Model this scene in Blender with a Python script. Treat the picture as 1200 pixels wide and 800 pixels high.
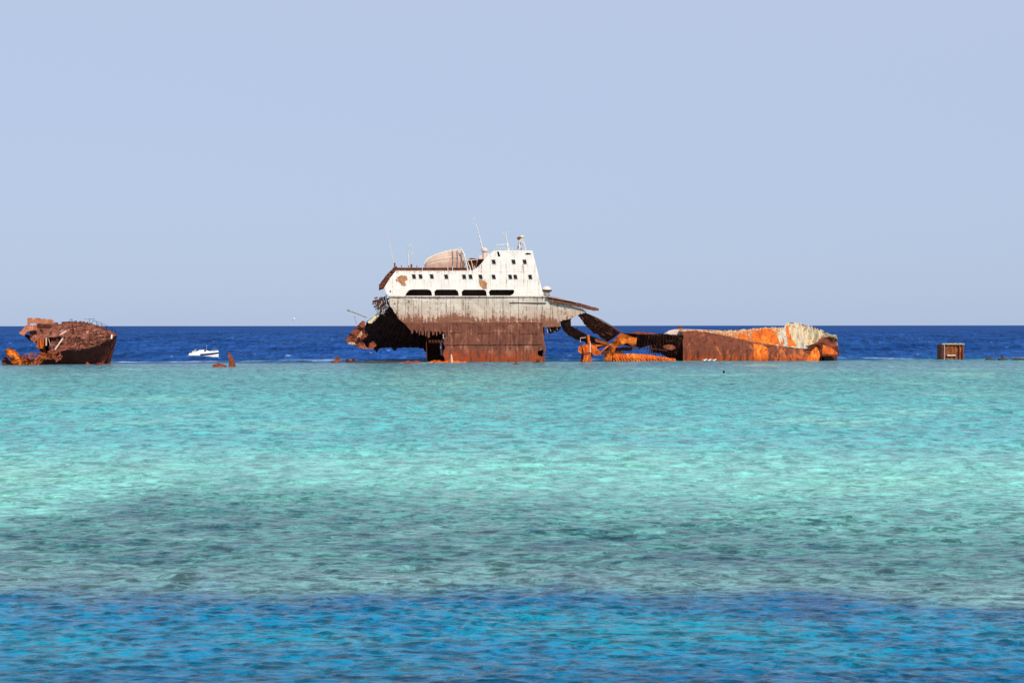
import bpy, math, random
import numpy as np
from mathutils import Vector, noise as mnoise
from mathutils.geometry import delaunay_2d_cdt

for o in list(bpy.data.objects): bpy.data.objects.remove(o)
scene = bpy.context.scene
R = math.radians
FPX, CAM_H, HORIZ = 1750.0, 6.1, 381.3      # focal length in photo pixels, eye height, horizon row

# ---------------------------------------------------------------- camera
cd = bpy.data.cameras.new('camera')
cam = bpy.data.objects.new('camera', cd); scene.collection.objects.link(cam)
cd.sensor_width = 36; cd.lens = FPX / 1200 * 36
cam.location = (0, 0, CAM_H)
cam.rotation_euler = (R(90) - math.atan((400 - HORIZ) / FPX), R(0.045), 0)
cd.clip_start = 0.5; cd.clip_end = 80000
scene.camera = cam

# ---------------------------------------------------------------- light
SUN_EL, SUN_AZ = R(46), R(27)               # azimuth: swung to the right of straight behind the camera
world = bpy.data.worlds.new('World'); scene.world = world; world.use_nodes = True
wn = world.node_tree; wn.nodes.clear()
sky = wn.nodes.new('ShaderNodeTexSky'); sky.sky_type = 'NISHITA'; sky.sun_disc = False
sky.sun_elevation = SUN_EL; sky.sun_rotation = math.pi - SUN_AZ
sky.altitude = 0; sky.air_density = 1.0; sky.dust_density = 0.6; sky.ozone_density = 2.0
# even out the hazy blue of the low sky: compress the range of the sky colour
tc = wn.nodes.new('ShaderNodeTexCoord'); sep = wn.nodes.new('ShaderNodeSeparateXYZ')
wn.links.new(tc.outputs['Generated'], sep.inputs[0])
ramp = wn.nodes.new('ShaderNodeValToRGB'); wn.links.new(sep.outputs['Z'], ramp.inputs[0])
SKY_COLS = [(0.0, (3.70, 4.65, 6.72)), (0.03, (3.75, 4.68, 6.62)), (0.10, (4.15, 4.95, 6.80)), (0.22, (4.50, 5.30, 7.05)), (0.6, (2.2, 3.4, 6.2)), (1.0, (1.3, 2.4, 5.2))]
cr = ramp.color_ramp
for i, (p, c) in enumerate(SKY_COLS):
    e = cr.elements[i] if i < 2 else cr.elements.new(p)
    e.position = p; e.color = (c[0] / 10, c[1] / 10, c[2] / 10, 1)
sc = wn.nodes.new('ShaderNodeVectorMath'); sc.operation = 'SCALE'; sc.inputs['Scale'].default_value = 10
wn.links.new(ramp.outputs[0], sc.inputs[0])
mx = wn.nodes.new('ShaderNodeMix'); mx.data_type = 'RGBA'; mx.inputs['Factor'].default_value = 0.85
wn.links.new(sky.outputs[0], mx.inputs[6]); wn.links.new(sc.outputs[0], mx.inputs[7])
bg = wn.nodes.new('ShaderNodeBackground'); bg.inputs['Strength'].default_value = 0.10
wo = wn.nodes.new('ShaderNodeOutputWorld')
wn.links.new(mx.outputs[2], bg.inputs[0]); wn.links.new(bg.outputs[0], wo.inputs[0])

sl = bpy.data.lights.new('sun', 'SUN'); sl.energy = 4.8; sl.angle = R(0.5); sl.color = (1.0, 0.94, 0.85)
so = bpy.data.objects.new('sun', sl); scene.collection.objects.link(so)
sdir = Vector((math.sin(SUN_AZ) * math.cos(SUN_EL), -math.cos(SUN_AZ) * math.cos(SUN_EL), math.sin(SUN_EL)))
so.rotation_euler = sdir.to_track_quat('Z', 'Y').to_euler()
so.location = (40, -40, 60)

vs = scene.view_settings
vs.view_transform = 'Standard'; vs.look = 'None'; vs.gamma = 1; vs.use_curve_mapping = False
vs.exposure = 0.2
scene.render.engine = 'CYCLES'
scene.render.filter_size = 1.1
scene.cycles.use_denoising = False

# ================================================================ node helpers
class NT:
    def __init__(s, name):
        s.mat = bpy.data.materials.new(name); s.mat.use_nodes = True
        s.t = s.mat.node_tree; s.t.nodes.clear()
        s.out = s.t.nodes.new('ShaderNodeOutputMaterial')
        s.geo = s.t.nodes.new('ShaderNodeNewGeometry')
        s.tc = s.t.nodes.new('ShaderNodeTexCoord')
        s.pos = s.tc.outputs['Object']
    def n(s, kind): return s.t.nodes.new(kind)
    def put(s, sock, v):
        if hasattr(v, 'is_output') or isinstance(v, bpy.types.NodeSocket): s.t.links.new(v, sock)
        elif isinstance(v, (tuple, list)) and sock.type == 'RGBA' and len(v) == 3: sock.default_value = (*v, 1)
        else: sock.default_value = v
    def m(s, op, a, b=0.0, c=0.0, clamp=False):
        n = s.n('ShaderNodeMath'); n.operation = op; n.use_clamp = clamp
        s.put(n.inputs[0], a); s.put(n.inputs[1], b)
        if op in ('MULTIPLY_ADD', 'COMPARE', 'SMOOTH_MIN', 'SMOOTH_MAX'): s.put(n.inputs[2], c)
        return n.outputs[0]
    def ss(s, v, a, b, lo=0.0, hi=1.0):
        n = s.n('ShaderNodeMapRange'); n.interpolation_type = 'SMOOTHSTEP'
        s.put(n.inputs[0], v); s.put(n.inputs[1], a); s.put(n.inputs[2], b); s.put(n.inputs[3], lo); s.put(n.inputs[4], hi)
        return n.outputs[0]
    def mix(s, f, a, b, mode='MIX'):
        n = s.n('ShaderNodeMix'); n.data_type = 'RGBA'; n.blend_type = mode
        s.put(n.inputs[0], f); s.put(n.inputs[6], a); s.put(n.inputs[7], b)
        return n.outputs[2]
    def map(s, scale, v=None, loc=(0, 0, 0), rot=(0, 0, 0)):
        n = s.n('ShaderNodeMapping'); s.put(n.inputs[0], v or s.pos)
        n.inputs['Scale'].default_value = scale; n.inputs['Location'].default_value = loc; n.inputs['Rotation'].default_value = rot
        return n.outputs[0]
    def noise(s, v, scale=1.0, detail=3.0, rough=0.5, dist=0.0):
        n = s.n('ShaderNodeTexNoise'); s.put(n.inputs['Vector'], v)
        n.inputs['Scale'].default_value = scale; n.inputs['Detail'].default_value = detail
        n.inputs['Roughness'].default_value = rough; n.inputs['Distortion'].default_value = dist
        return n.outputs['Fac']
    def xyz(s, v=None):
        n = s.n('ShaderNodeSeparateXYZ'); s.put(n.inputs[0], v or s.pos); return n.outputs
    def bump(s, h, strength, dist, normal=None):
        n = s.n('ShaderNodeBump'); n.inputs['Strength'].default_value = strength; n.inputs['Distance'].default_value = dist
        s.put(n.inputs['Height'], h)
        if normal: s.put(n.inputs['Normal'], normal)
        return n.outputs[0]
    def bsdf(s, color, rough=0.8, normal=None, spec=0.3, metal=0.0, ior=1.45):
        b = s.n('ShaderNodeBsdfPrincipled')
        s.put(b.inputs['Base Color'], color); s.put(b.inputs['Roughness'], rough)
        s.put(b.inputs['Specular IOR Level'], spec); s.put(b.inputs['Metallic'], metal); b.inputs['IOR'].default_value = ior
        if normal: s.put(b.inputs['Normal'], normal)
        s.t.links.new(b.outputs[0], s.out.inputs[0]); return s.mat

def rust(name, dark, mid, bright, amt=0.5, streak=0.5, scale=1.0, bump=0.6, orange_low=None, blotch=None):
    """corroded steel: three tones mixed by patchy and vertically running noise"""
    t = NT(name)
    a = t.noise(t.map((0.9 * scale, 0.9 * scale, 0.9 * scale)), 1, 5, 0.65, 0.4)
    b = t.noise(t.map((2.4 * scale, 2.4 * scale, 0.28 * scale), loc=(3, 7, 1)), 1, 4, 0.6, 0.2)
    c = t.noise(t.map((6 * scale,) * 3, loc=(11, 2, 5)), 1, 4, 0.7)
    v = t.m('ADD', t.m('MULTIPLY', a, 1 - streak), t.m('MULTIPLY', b, streak))
    v2 = t.m('ADD', t.m('MULTIPLY', v, 0.72), t.m('MULTIPLY', c, 0.28))
    col = t.mix(t.ss(v2, 0.36, 0.54), dark, mid)
    d = t.noise(t.map((0.45 * scale, 0.45 * scale, 0.3 * scale), loc=(21, 4, 9)), 1, 5, 0.7, 0.6)
    d2 = t.m('ADD', t.m('MULTIPLY', d, 0.65), t.m('MULTIPLY', b, 0.35))
    th = 0.66 - 0.28 * amt
    col = t.mix(t.ss(d2, th, th + 0.10), col, bright)
    if orange_low:
        zz = t.xyz()[2]
        f = t.m('MULTIPLY', t.ss(t.m('ADD', zz, t.m('MULTIPLY', c, -1.2)), orange_low[0], orange_low[1], 1, 0), t.ss(b, 0.35, 0.6))
        col = t.mix(f, col, orange_low[2])
    if blotch:
        e = t.noise(t.map((0.8, 0.8, 0.8), loc=(5, 15, 2)), 1, 5, 0.7, 0.3)
        col = t.mix(t.ss(e, blotch[0], blotch[0] + 0.06), col, blotch[1])
    h = t.m('ADD', t.m('MULTIPLY', a, 0.6), t.m('MULTIPLY', c, 0.4))
    return t.bsdf(col, 0.85, t.bump(h, bump, 0.12), 0.2)

def painted(name, paint, paint2, rustc, amount, seam=None, top=None, low=None, stain=None, drips=(), streak=0.7, bumpk=0.35):
    """old ship's paint: stained, chipped, with rust runs; low = (z0, z1) where the coat has come away towards its lower edge"""
    t = NT(name)
    a = t.noise(t.map((0.5, 0.5, 0.5)), 1, 5, 0.6, 0.3)
    b = t.noise(t.map((2.8, 2.8, 0.22), loc=(3, 7, 1)), 1, 5, 0.62, 0.15)
    c = t.noise(t.map((5, 5, 4), loc=(11, 2, 5)), 1, 4, 0.7)
    col = t.mix(t.ss(a, 0.35, 0.65), paint, paint2)
    v = t.m('ADD', t.m('MULTIPLY', b, streak), t.m('MULTIPLY', c, 1 - streak))
    z = t.xyz()[2]
    if low:
        zj = t.m('ADD', z, t.m('MULTIPLY', t.m('SUBTRACT', t.noise(t.map((.22, .22, .1), loc=(3, 1, 8)), 1, 4, .6), .5), 4.2))
        v = t.m('ADD', v, t.ss(zj, low[0], low[1], low[2], 0.0))
    for zt_, L_ in drips: v = t.m('ADD', v, t.m('MULTIPLY', t.ss(z, zt_ - L_, zt_, 0, .055), t.m('LESS_THAN', z, zt_)))
    if stain: col = t.mix(t.m('MULTIPLY', t.ss(t.m('ADD', z, t.m('MULTIPLY', t.m('SUBTRACT', b, .5), 5.0)), stain[1], stain[2], 1, 0), t.ss(c, .25, .6)), col, stain[0])
    th = 0.72 - 0.3 * amount
    soft = t.ss(v, th - 0.09, th + 0.06)
    col = t.mix(t.m('MULTIPLY', soft, 0.45), col, tuple(x * 0.7 + y * 0.3 for x, y in zip(rustc, paint)))
    col = t.mix(t.ss(v, th, th + 0.07), col, rustc)
    if seam:
        x = t.xyz()[0]
        for w, off, k in seam:
            fr = t.m('FRACT', t.m('ADD', t.m('DIVIDE', x, w), off))
            line = t.m('MULTIPLY', t.m('LESS_THAN', fr, 0.09 / w), t.ss(t.noise(t.map((0.5, .5, 1.2), loc=(off * 9, 0, 0)), 1, 3), 0.42, 0.55))
            col = t.mix(t.m('MULTIPLY', line, k), col, tuple(v * 0.6 for v in rustc))
    h = t.m('ADD', t.m('MULTIPLY', a, 0.5), t.m('MULTIPLY', c, 0.5))
    return t.bsdf(col, 0.6, t.bump(h, bumpk, 0.05), 0.3)

def plain(name, col, rough=0.6, vary=0.25, metal=0.0, spec=0.3):
    t = NT(name); a = t.noise(t.map((3, 3, 3)), 1, 4, 0.6)
    return t.bsdf(t.mix(t.ss(a, 0.3, 0.7), tuple(c * (1 - vary) for c in col), col), rough, None, spec, metal)

# ================================================================ mesh helpers
def link(name, me, mat, parent=None, smooth=False):
    o = bpy.data.objects.new(name, me); scene.collection.objects.link(o)
    if mat is not None:
        for mm in (mat if isinstance(mat, (list, tuple)) else [mat]): me.materials.append(mm)
    if parent is not None:
        o.parent = parent
        off = Vector(world_loc(parent))
        for v in me.vertices: v.co -= off
    if smooth:
        for p in me.polygons: p.use_smooth = True
    return o

def world_loc(o):
    l = Vector(o.location)
    while o.parent: o = o.parent; l += Vector(o.location)
    return l

def empty(name, loc, label, cat, group=None):
    o = bpy.data.objects.new(name, None); scene.collection.objects.link(o)
    o.location = loc; o.empty_display_size = 0.3
    o['label'] = label; o['category'] = cat
    if group: o['group'] = group
    return o

def X(px, Y): return (px - 600.0) * Y / FPX
def Z(py, Y): return CAM_H + (HORIZ - py) * Y / FPX
def P(px, py, Y): return Vector((X(px, Y), Y, Z(py, Y)))

class MB:
    """collects vertices and faces of one part"""
    def __init__(s): s.v = []; s.f = []; s.mi = []; s.cuts = []
    def add(s, vs, fs, mi=0):
        b = len(s.v); s.cuts.append((b, len(s.f))); s.v += [tuple(v) for v in vs]
        for f in fs: s.f.append(tuple(b + i for i in f)); s.mi.append(mi)
        return s
    def box(s, c, d, rot=None, mi=0):
        vs = []
        for z in (-1, 1):
            for y in (-1, 1):
                for x in (-1, 1):
                    p = Vector((x * d[0] / 2, y * d[1] / 2, z * d[2] / 2))
                    if rot is not None: p.rotate(rot)
                    vs.append(Vector(c) + p)
        return s.add(vs, [(0, 2, 3, 1), (4, 5, 7, 6), (0, 1, 5, 4), (2, 6, 7, 3), (0, 4, 6, 2), (1, 3, 7, 5)], mi)
    def tube(s, pts, r, n=8, mi=0, r2=None, caps=True):
        pts = [Vector(p) for p in pts]; rings = []
        for i, p in enumerate(pts):
            d = (pts[min(i + 1, len(pts) - 1)] - pts[max(i - 1, 0)]).normalized()
            u = d.cross(Vector((0, 0, 1)));
            if u.length < 1e-3: u = d.cross(Vector((0, 1, 0)))
            u.normalize(); w = d.cross(u)
            rr = r if r2 is None else r + (r2 - r) * i / (len(pts) - 1)
            rings.append([p + (u * math.cos(2 * math.pi * k / n) + w * math.sin(2 * math.pi * k / n)) * rr for k in range(n)])
        return s.loft(rings, True, caps, mi)
    def beam(s, a, b, w, h, mi=0, up=(0, 0, 1)):
        a = Vector(a); b = Vector(b); d = (b - a).normalized()
        u = d.cross(Vector(up));
        if u.length < 1e-3: u = d.cross(Vector((0, 1, 0)))
        u.normalize(); v = u.cross(d)
        ring = lambda p: [p + u * w / 2 + v * h / 2, p - u * w / 2 + v * h / 2, p - u * w / 2 - v * h / 2, p + u * w / 2 - v * h / 2]
        return s.loft([ring(a), ring(b)], True, True, mi)
    def loft(s, rings, closed=True, caps=True, mi=0):
        n = len(rings[0]); vs = [p for r in rings for p in r]; fs = []
        for i in range(len(rings) - 1):
            for k in range(n if closed else n - 1):
                k2 = (k + 1) % n
                fs.append((i * n + k, i * n + k2, (i + 1) * n + k2, (i + 1) * n + k))
        if caps and closed:
            fs.append(tuple(range(n))); fs.append(tuple(range((len(rings) - 1) * n, len(rings) * n)))
        return s.add(vs, fs, mi)
    def lathe(s, c, prof, n=14, mi=0, axis=None):
        rings = []
        for r, z in prof:
            ring = []
            for k in range(n):
                p = Vector((r * math.cos(2 * math.pi * k / n), r * math.sin(2 * math.pi * k / n), z))
                if axis is not None: p.rotate(axis)
                ring.append(Vector(c) + p)
            rings.append(ring)
        return s.loft(rings, True, True, mi)
    def build_each(s, name, mat, parent=None, smooth=False):
        # every added piece becomes an object of its own
        ends = s.cuts[1:] + [(len(s.v), len(s.f))]; out = []
        for (v0, f0), (v1, f1) in zip(s.cuts, ends):
            q = MB(); mi = s.mi[f0]
            q.add(s.v[v0:v1], [tuple(i - v0 for i in f) for f in s.f[f0:f1]])
            out.append(q.build(name, mat[mi] if isinstance(mat, (list, tuple)) else mat, parent, smooth))
        return out
    def build(s, name, mat, parent=None, smooth=False):
        me = bpy.data.meshes.new(name); me.from_pydata(s.v, [], s.f)
        for p, m in zip(me.polygons, s.mi): p.material_index = m
        me.validate(); me.update()
        import bmesh
        bm = bmesh.new(); bm.from_mesh(me); bmesh.ops.recalc_face_normals(bm, faces=bm.faces); bm.to_mesh(me); bm.free()
        return link(name, me, mat, parent, smooth)

def inside(p, poly):
    c = False; j = len(poly) - 1
    for i in range(len(poly)):
        a, b = poly[i], poly[j]
        if (a[1] > p[1]) != (b[1] > p[1]) and p[0] < (b[0] - a[0]) * (p[1] - a[1]) / (b[1] - a[1]) + a[0]: c = not c
        j = i
    return c

def jag(pts, seg=2.0, amp=0.8, seed=1, edges=None):
    """tear the given edges (indices) of an outline, in photo pixels"""
    rnd = random.Random(seed); out = []
    for i, a in enumerate(pts):
        b = pts[(i + 1) % len(pts)]; out.append(a)
        if edges is not None and i not in edges: continue
        L = math.hypot(b[0] - a[0], b[1] - a[1]); n = int(L / seg)
        if n < 2: continue
        nx, ny = -(b[1] - a[1]) / L, (b[0] - a[0]) / L
        for k in range(1, n):
            t = (k + rnd.uniform(-.3, .3)) / n; j = rnd.uniform(-1, 1) * amp
            out.append((a[0] + (b[0] - a[0]) * t + nx * j, a[1] + (b[1] - a[1]) * t + ny * j))
    return out

def fbm(x, y, z=0.0, s=1.0, o=3):
    return mnoise.fractal(Vector((x * s, y * s, z)), 1.0, 2.0, o)

def sheet(mb, outline, Y, holes=(), yf=None, thick=0.06, step=0.5, mi=0, back=None):
    """a steel plate cut to an outline given in photo pixels at distance Y; yf(x, z) bends it in depth"""
    cv = lambda q: (X(q[0], Y), Z(q[1], Y))
    loops = [[cv(q) for q in outline]] + [[cv(q) for q in h] for h in holes]
    verts, edges = [], []
    for lp in loops:
        b = len(verts); verts += [Vector(p) for p in lp]
        edges += [(b + i, b + (i + 1) % len(lp)) for i in range(len(lp))]
    xs = [p[0] for p in loops[0]]; zs = [p[1] for p in loops[0]]
    nb = len(verts); rnd = random.Random(7)
    x = min(xs) + step / 2
    while x < max(xs):
        z = min(zs) + step / 2
        while z < max(zs):
            q = (x + rnd.uniform(-.2, .2) * step, z + rnd.uniform(-.2, .2) * step)
            if inside(q, loops[0]) and not any(inside(q, h) for h in loops[1:]): verts.append(Vector(q))
            z += step
        x += step
    v2, e2, f2, *_ = delaunay_2d_cdt(verts, edges, [], 0, 1e-4)
    faces = []
    for f in f2:
        c = sum((v2[i] for i in f), Vector((0, 0))) / len(f)
        if inside(c, loops[0]) and not any(inside(c, h) for h in loops[1:]): faces.append(tuple(f))
    used = sorted({i for f in faces for i in f}); ix = {i: k for k, i in enumerate(used)}
    yy = [Y + (yf(v2[i][0], v2[i][1]) if yf else 0.0) for i in used]
    fr = [(v2[i][0], y, v2[i][1]) for i, y in zip(used, yy)]
    bk = [(p[0], p[1] + thick, p[2]) for p in fr]
    n = len(fr); fs = [tuple(ix[i] for i in f) for f in faces]
    cnt = {}
    for f in fs:
        for k in range(len(f)):
            a, b = f[k], f[(k + 1) % len(f)]; cnt[(min(a, b), max(a, b))] = cnt.get((min(a, b), max(a, b)), 0) + 1
    side = [(a, b, b + n, a + n) for (a, b), c in cnt.items() if c == 1]
    mb.add(fr + bk, fs + [tuple(i + n for i in reversed(f)) for f in fs] + side, mi)
    return mb

# ================================================================ materials
M = {}
M['white'] = painted('white_paint', (.77, .71, .63), (.69, .63, .55), (.42, .26, .18), 0.42, drips=((13.85, 1.7), (16.3, 1.7), (18.4, .9), (15.2, .5)), seam=[(4.1, .2, .4), (2.9, .7, .3)], bumpk=.15)
M['white_clean'] = plain('white_metal', (.62, .59, .54), .5, .3)
M['belt'] = painted('grey_hull_paint', (.62, .54, .44), (.46, .38, .29), (.21, .08, .042), 0.56, stain=((.46, .28, .19), 6.6, 9.6), seam=[(1.35, .1, .8), (3.2, .55, .9)], low=(6.35, 8.3, .20), streak=.6)
M['hull_rust'] = rust('hull_rust', (.06, .020, .013), (.17, .060, .036), (.33, .14, .085), .5, .55, 1.3, orange_low=(.2, 1.9, (.30, .05, .012)))
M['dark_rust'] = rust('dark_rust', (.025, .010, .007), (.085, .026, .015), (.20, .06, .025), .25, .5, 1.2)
M['red_rust'] = rust('red_rust', (.08, .018, .010), (.22, .055, .028), (.33, .12, .06), .4, .3, 1.2)
M['brown_rust'] = rust('brown_rust', (.045, .016, .010), (.15, .055, .032), (.28, .12, .07), .4, .3, 1.4)
M['orange_rust'] = rust('orange_rust', (.20, .032, .007), (.56, .11, .012), (.80, .24, .025), .5, .4, 1.0)
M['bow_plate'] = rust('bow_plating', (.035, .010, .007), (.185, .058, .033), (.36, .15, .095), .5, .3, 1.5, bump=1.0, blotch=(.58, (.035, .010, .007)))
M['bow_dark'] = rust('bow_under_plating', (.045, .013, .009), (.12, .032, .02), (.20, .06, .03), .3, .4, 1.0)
M['fallen_low'] = rust('fallen_hull_bottom', (.045, .015, .010), (.155, .042, .021), (.40, .11, .028), .48, .45, 1.1, orange_low=(-.5, .9, (.42, .07, .012)))
M['fallen_side'] = painted('fallen_hull_side', (.46, .32, .15), (.38, .29, .16), (.34, .085, .016), 0.80, seam=[(2.1, .3, .6)], streak=.75, low=(1, 6.5, .12))
M['pale_plate'] = painted('pale_hull_paint', (.52, .41, .21), (.34, .37, .33), (.38, .15, .05), 0.60, seam=[(1.1, .1, .8), (1.9, .6, .9)], streak=.85, bumpk=.8)
M['cover'] = painted('faded_boat_paint', (.66, .55, .44), (.58, .36, .28), (.36, .14, .07), 0.35, streak=.2)
M['brown_wood'] = rust('rusty_deck_edge', (.06, .02, .01), (.17, .065, .03), (.30, .15, .06), .35, .2, 2.0)
M['black'] = plain('black_void_paint', (.012, .010, .010), .8)
M['pane'] = plain('dark_glass', (.01, .01, .012), .15, .2, 0, .5)
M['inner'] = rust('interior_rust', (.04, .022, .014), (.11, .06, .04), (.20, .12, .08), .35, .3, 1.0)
M['window_trim'] = rust('window_trim_paint', (.30, .22, .16), (.55, .46, .38), (.70, .64, .56), .5, .3, 2.0)
M['grey'] = plain('weathered_grey', (.34, .33, .31), .6, .4)
M['navy'] = plain('navy_gelcoat', (.02, .015, .04), .25, .1)
M['gel'] = plain('white_gelcoat', (.85, .85, .83), .3, .05)
M['rock'] = rust('reef_rock', (.02, .018, .012), (.055, .045, .03), (.10, .09, .06), .3, .1, 2.0)

# ================================================================ sea
def edge_near_y(x): return 34.0 - 0.19 * np.clip(x - 1, 0, 14)

def build_sea():
    t = NT('sea_water'); px = t.xyz(); x, y, z = px[0], px[1], px[2]
    flat = t.n('ShaderNodeCombineXYZ'); t.put(flat.inputs[0], x); t.put(flat.inputs[1], y); flat0 = flat.outputs[0]
    # the moving surface bends the view of the bottom: shift the lookup by a ripple-sized wobble
    wob = t.n('ShaderNodeTexNoise'); wob.inputs['Scale'].default_value = 1; wob.inputs['Detail'].default_value = 4; wob.inputs['Roughness'].default_value = .65
    t.put(wob.inputs['Vector'], t.map((.9, 2.6, 1), flat0, (40, 3, 0)))
    wv = t.n('ShaderNodeVectorMath'); wv.operation = 'SUBTRACT'; t.put(wv.inputs[0], wob.outputs['Color']); wv.inputs[1].default_value = (.5, .5, .5)
    wm = t.n('ShaderNodeVectorMath'); wm.operation = 'MULTIPLY'; t.put(wm.inputs[0], wv.outputs[0]); wm.inputs[1].default_value = (2.2, 3.6, 0)
    wa = t.n('ShaderNodeVectorMath'); wa.operation = 'ADD'; t.put(wa.inputs[0], flat0); t.put(wa.inputs[1], wm.outputs[0])
    flat = wa.outputs[0]; px2 = t.xyz(flat); x, y_true, y = px2[0], y, px2[1]
    def nz(sx, sy, loc=(0, 0, 0), d=3, r=.5, ds=0.0): return t.noise(t.map((sx, sy, 1), flat, loc), 1, d, r, ds)
    c0 = lambda v: t.m('SUBTRACT', v, 0.5)
    # --- the bottom seen through the water: reef flat, sand, coral patches, drop-offs on both sides
    reef_green, reef_dark, reef_pale = (.070, .205, .180), (.018, .080, .095), (.15, .32, .29)
    sand, sand_mid, sand_far, sill = (.17, .455, .37), (.078, .355, .332), (.078, .275, .255), (.082, .19, .217)
    deep, teal, navy = (.003, .145, .258), (.005, .185, .265), (.001, .070, .155)
    far_blue, far_dark = (.014, .062, .200), (.006, .038, .145)
    # reef flat
    n1 = nz(.30, .55, (5, 3, 0), 4, .6, .4); n2 = nz(1.1, 1.6, (1, 9, 0), 3, .6, .3)
    v = t.m('ADD', t.m('MULTIPLY', n1, .6), t.m('MULTIPLY', n2, .4))
    col = t.mix(t.ss(v, .40, .52), reef_dark, reef_green)
    col = t.mix(t.ss(v, .54, .66), col, reef_pale)
    # paler crest just inside the near drop-off
    xr = t.m('MAXIMUM', t.m('SUBTRACT', x, 1.0), 0.0)
    ey = t.m('ADD', y, t.m('MULTIPLY', t.m('MINIMUM', xr, 14.0), .19))
    ey = t.m('ADD', ey, t.m('ADD', t.m('MULTIPLY', c0(nz(.35, .5, (2, 2, 0), 5, .7)), 3.0), t.m('MULTIPLY', c0(nz(.11, .05, (12, 2, 0), 3, .55)), 7.5)))
    col = t.mix(t.ss(ey, 41, 35.5, 0, .4), col, (.19, .30, .30))
    # sand
    xc = t.m('MAXIMUM', t.m('MINIMUM', x, 20.0), -14.0)
    u = t.m('ADD', y, t.m('MULTIPLY', xc, .38))
    u = t.m('ADD', u, t.m('MULTIPLY', t.m('MAXIMUM', t.m('SUBTRACT', -12.5, x), 0.0), 3.5))
    u = t.m('ADD', u, t.m('MULTIPLY', c0(nz(.16, .26, (8, 1, 0), 6, .76, .6)), 24.0))
    s = t.mix(t.ss(y, 62, 84), sand, sand_mid)
    s = t.mix(t.ss(t.m('ADD', y, t.m('MULTIPLY', c0(nz(.03, .05, (3, 3, 0), 3)), 60)), 105, 165), s, sand_far)
    s = t.mix(t.ss(y, 170, 235), s, sill)
    cp = t.m('MULTIPLY', t.ss(nz(.10, .085, (4, 14, 0), 5, .62, .3), .52, .66), .55)
    s = t.mix(t.m('MULTIPLY', cp, t.ss(y, 60, 90, .5, 1)), s, (.05, .22, .20))
    cp2 = t.ss(nz(.25, .30, (14, 4, 0), 5, .6, .3), .58, .66, 0, .45)
    s = t.mix(cp2, s, (.06, .27, .25))
    s = t.mix(t.ss(nz(.06, .06, (9, 24, 0), 4, .6, .3), .54, .68, 0, .5), s, (.20, .47, .35))
    col = t.mix(t.ss(u, 43, 60), col, s)
    # near drop-off
    dn = nz(.22, .30, (7, 7, 0), 4, .6, .3)
    d = t.mix(t.ss(dn, .40, .62), deep, teal)
    d = t.mix(t.ss(dn, .42, .28), d, navy)
    # shallow teal pocket in the drop-off
    bx = t.m('DIVIDE', t.m('SUBTRACT', x, 3.1), 3.4); by = t.m('DIVIDE', t.m('SUBTRACT', y, 29.8), 1.7)
    rr = t.m('ADD', t.m('MULTIPLY', bx, bx), t.m('MULTIPLY', by, by))
    d = t.mix(t.ss(t.m('ADD', rr, t.m('MULTIPLY', c0(dn), 1.5)), 1.3, .0, 0, .8), d, (.004, .19, .25))
    d = t.mix(t.ss(y, 27.6, 25.6, 0, .65), d, navy)
    d = t.mix(t.ss(ey, 31.6, 33.6, 0, .6), d, (.003, .05, .16))
    col = t.mix(t.ss(ey, 35.8, 32.8), col, d)
    # far drop-off and open sea
    fe = t.m('SUBTRACT', y, t.m('MULTIPLY', x, .20))
    fe = t.m('ADD', fe, t.m('MULTIPLY', c0(nz(.06, .08, (1, 1, 0), 4, .6)), 14.0))
    fn = nz(.030, .020, (3, 3, 0), 5, .65, .2)
    fb = t.mix(t.ss(fn, .38, .6), far_dark, far_blue)
    fb = t.mix(t.ss(nz(.012, .006, (30, 3, 0), 4, .6), .52, .62, 0, .45), fb, (.02, .085, .30))
    fb = t.mix(t.ss(fe, 256, 285, .5, 0), fb, (.008, .10, .20))
    far_f = t.ss(fe, 247, 252)
    col = t.mix(far_f, col, fb)
    # white water: thin broken lines outside the reef and caps on the crests
    fo = t.m('MULTIPLY', t.ss(nz(.38, .7, (17, 5, 0), 4, .7), .66, .71), t.ss(y, 252, 262))
    fo = t.m('MULTIPLY', fo, t.ss(y, 900, 400))
    lineY = t.m('ABSOLUTE', t.m('SUBTRACT', fe, 264.0))
    fo2 = t.m('MULTIPLY', t.ss(lineY, 5.0, 1.5), t.ss(nz(.05, .3, (7, 25, 0), 4, .6), .50, .58))
    foam = t.m('MINIMUM', t.m('ADD', t.m('MULTIPLY', fo, .8), t.m('MULTIPLY', fo2, .5)), 1.0)
    col = t.mix(foam, col, (.62, .70, .76))
    # --- ripples
    flat = flat0; h1 = nz(1.6, 3.4, (1, 2, 0), 4, .62, .6)
    h2 = nz(4.5, 9.0, (6, 2, 0), 3, .6, .4)
    nb = t.bump(h1, 1.0, .030)
    nb = t.bump(h2, 1.0, .007, nb)
    # wave-face light and dark painted into colour, reflection streaked too; longer outside the reef
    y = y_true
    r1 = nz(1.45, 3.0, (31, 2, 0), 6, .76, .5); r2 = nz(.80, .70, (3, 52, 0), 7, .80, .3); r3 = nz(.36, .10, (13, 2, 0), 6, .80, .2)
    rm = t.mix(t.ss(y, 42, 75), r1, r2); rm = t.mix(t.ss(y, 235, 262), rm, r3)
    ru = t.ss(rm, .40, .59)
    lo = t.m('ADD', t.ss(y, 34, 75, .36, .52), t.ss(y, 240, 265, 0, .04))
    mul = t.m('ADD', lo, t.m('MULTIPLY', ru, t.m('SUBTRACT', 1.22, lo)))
    k1 = t.ss(nz(1.7, 5.5, (71, 2, 0), 4, .62, .5), .57, .66); k2 = t.ss(nz(.62, 1.0, (3, 72, 0), 5, .66, .4), .57, .66)  # dark strokes for the darker wavelet faces, multiplied into the colour
    kk = t.mix(t.ss(y, 48, 85), k1, k2)
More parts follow.
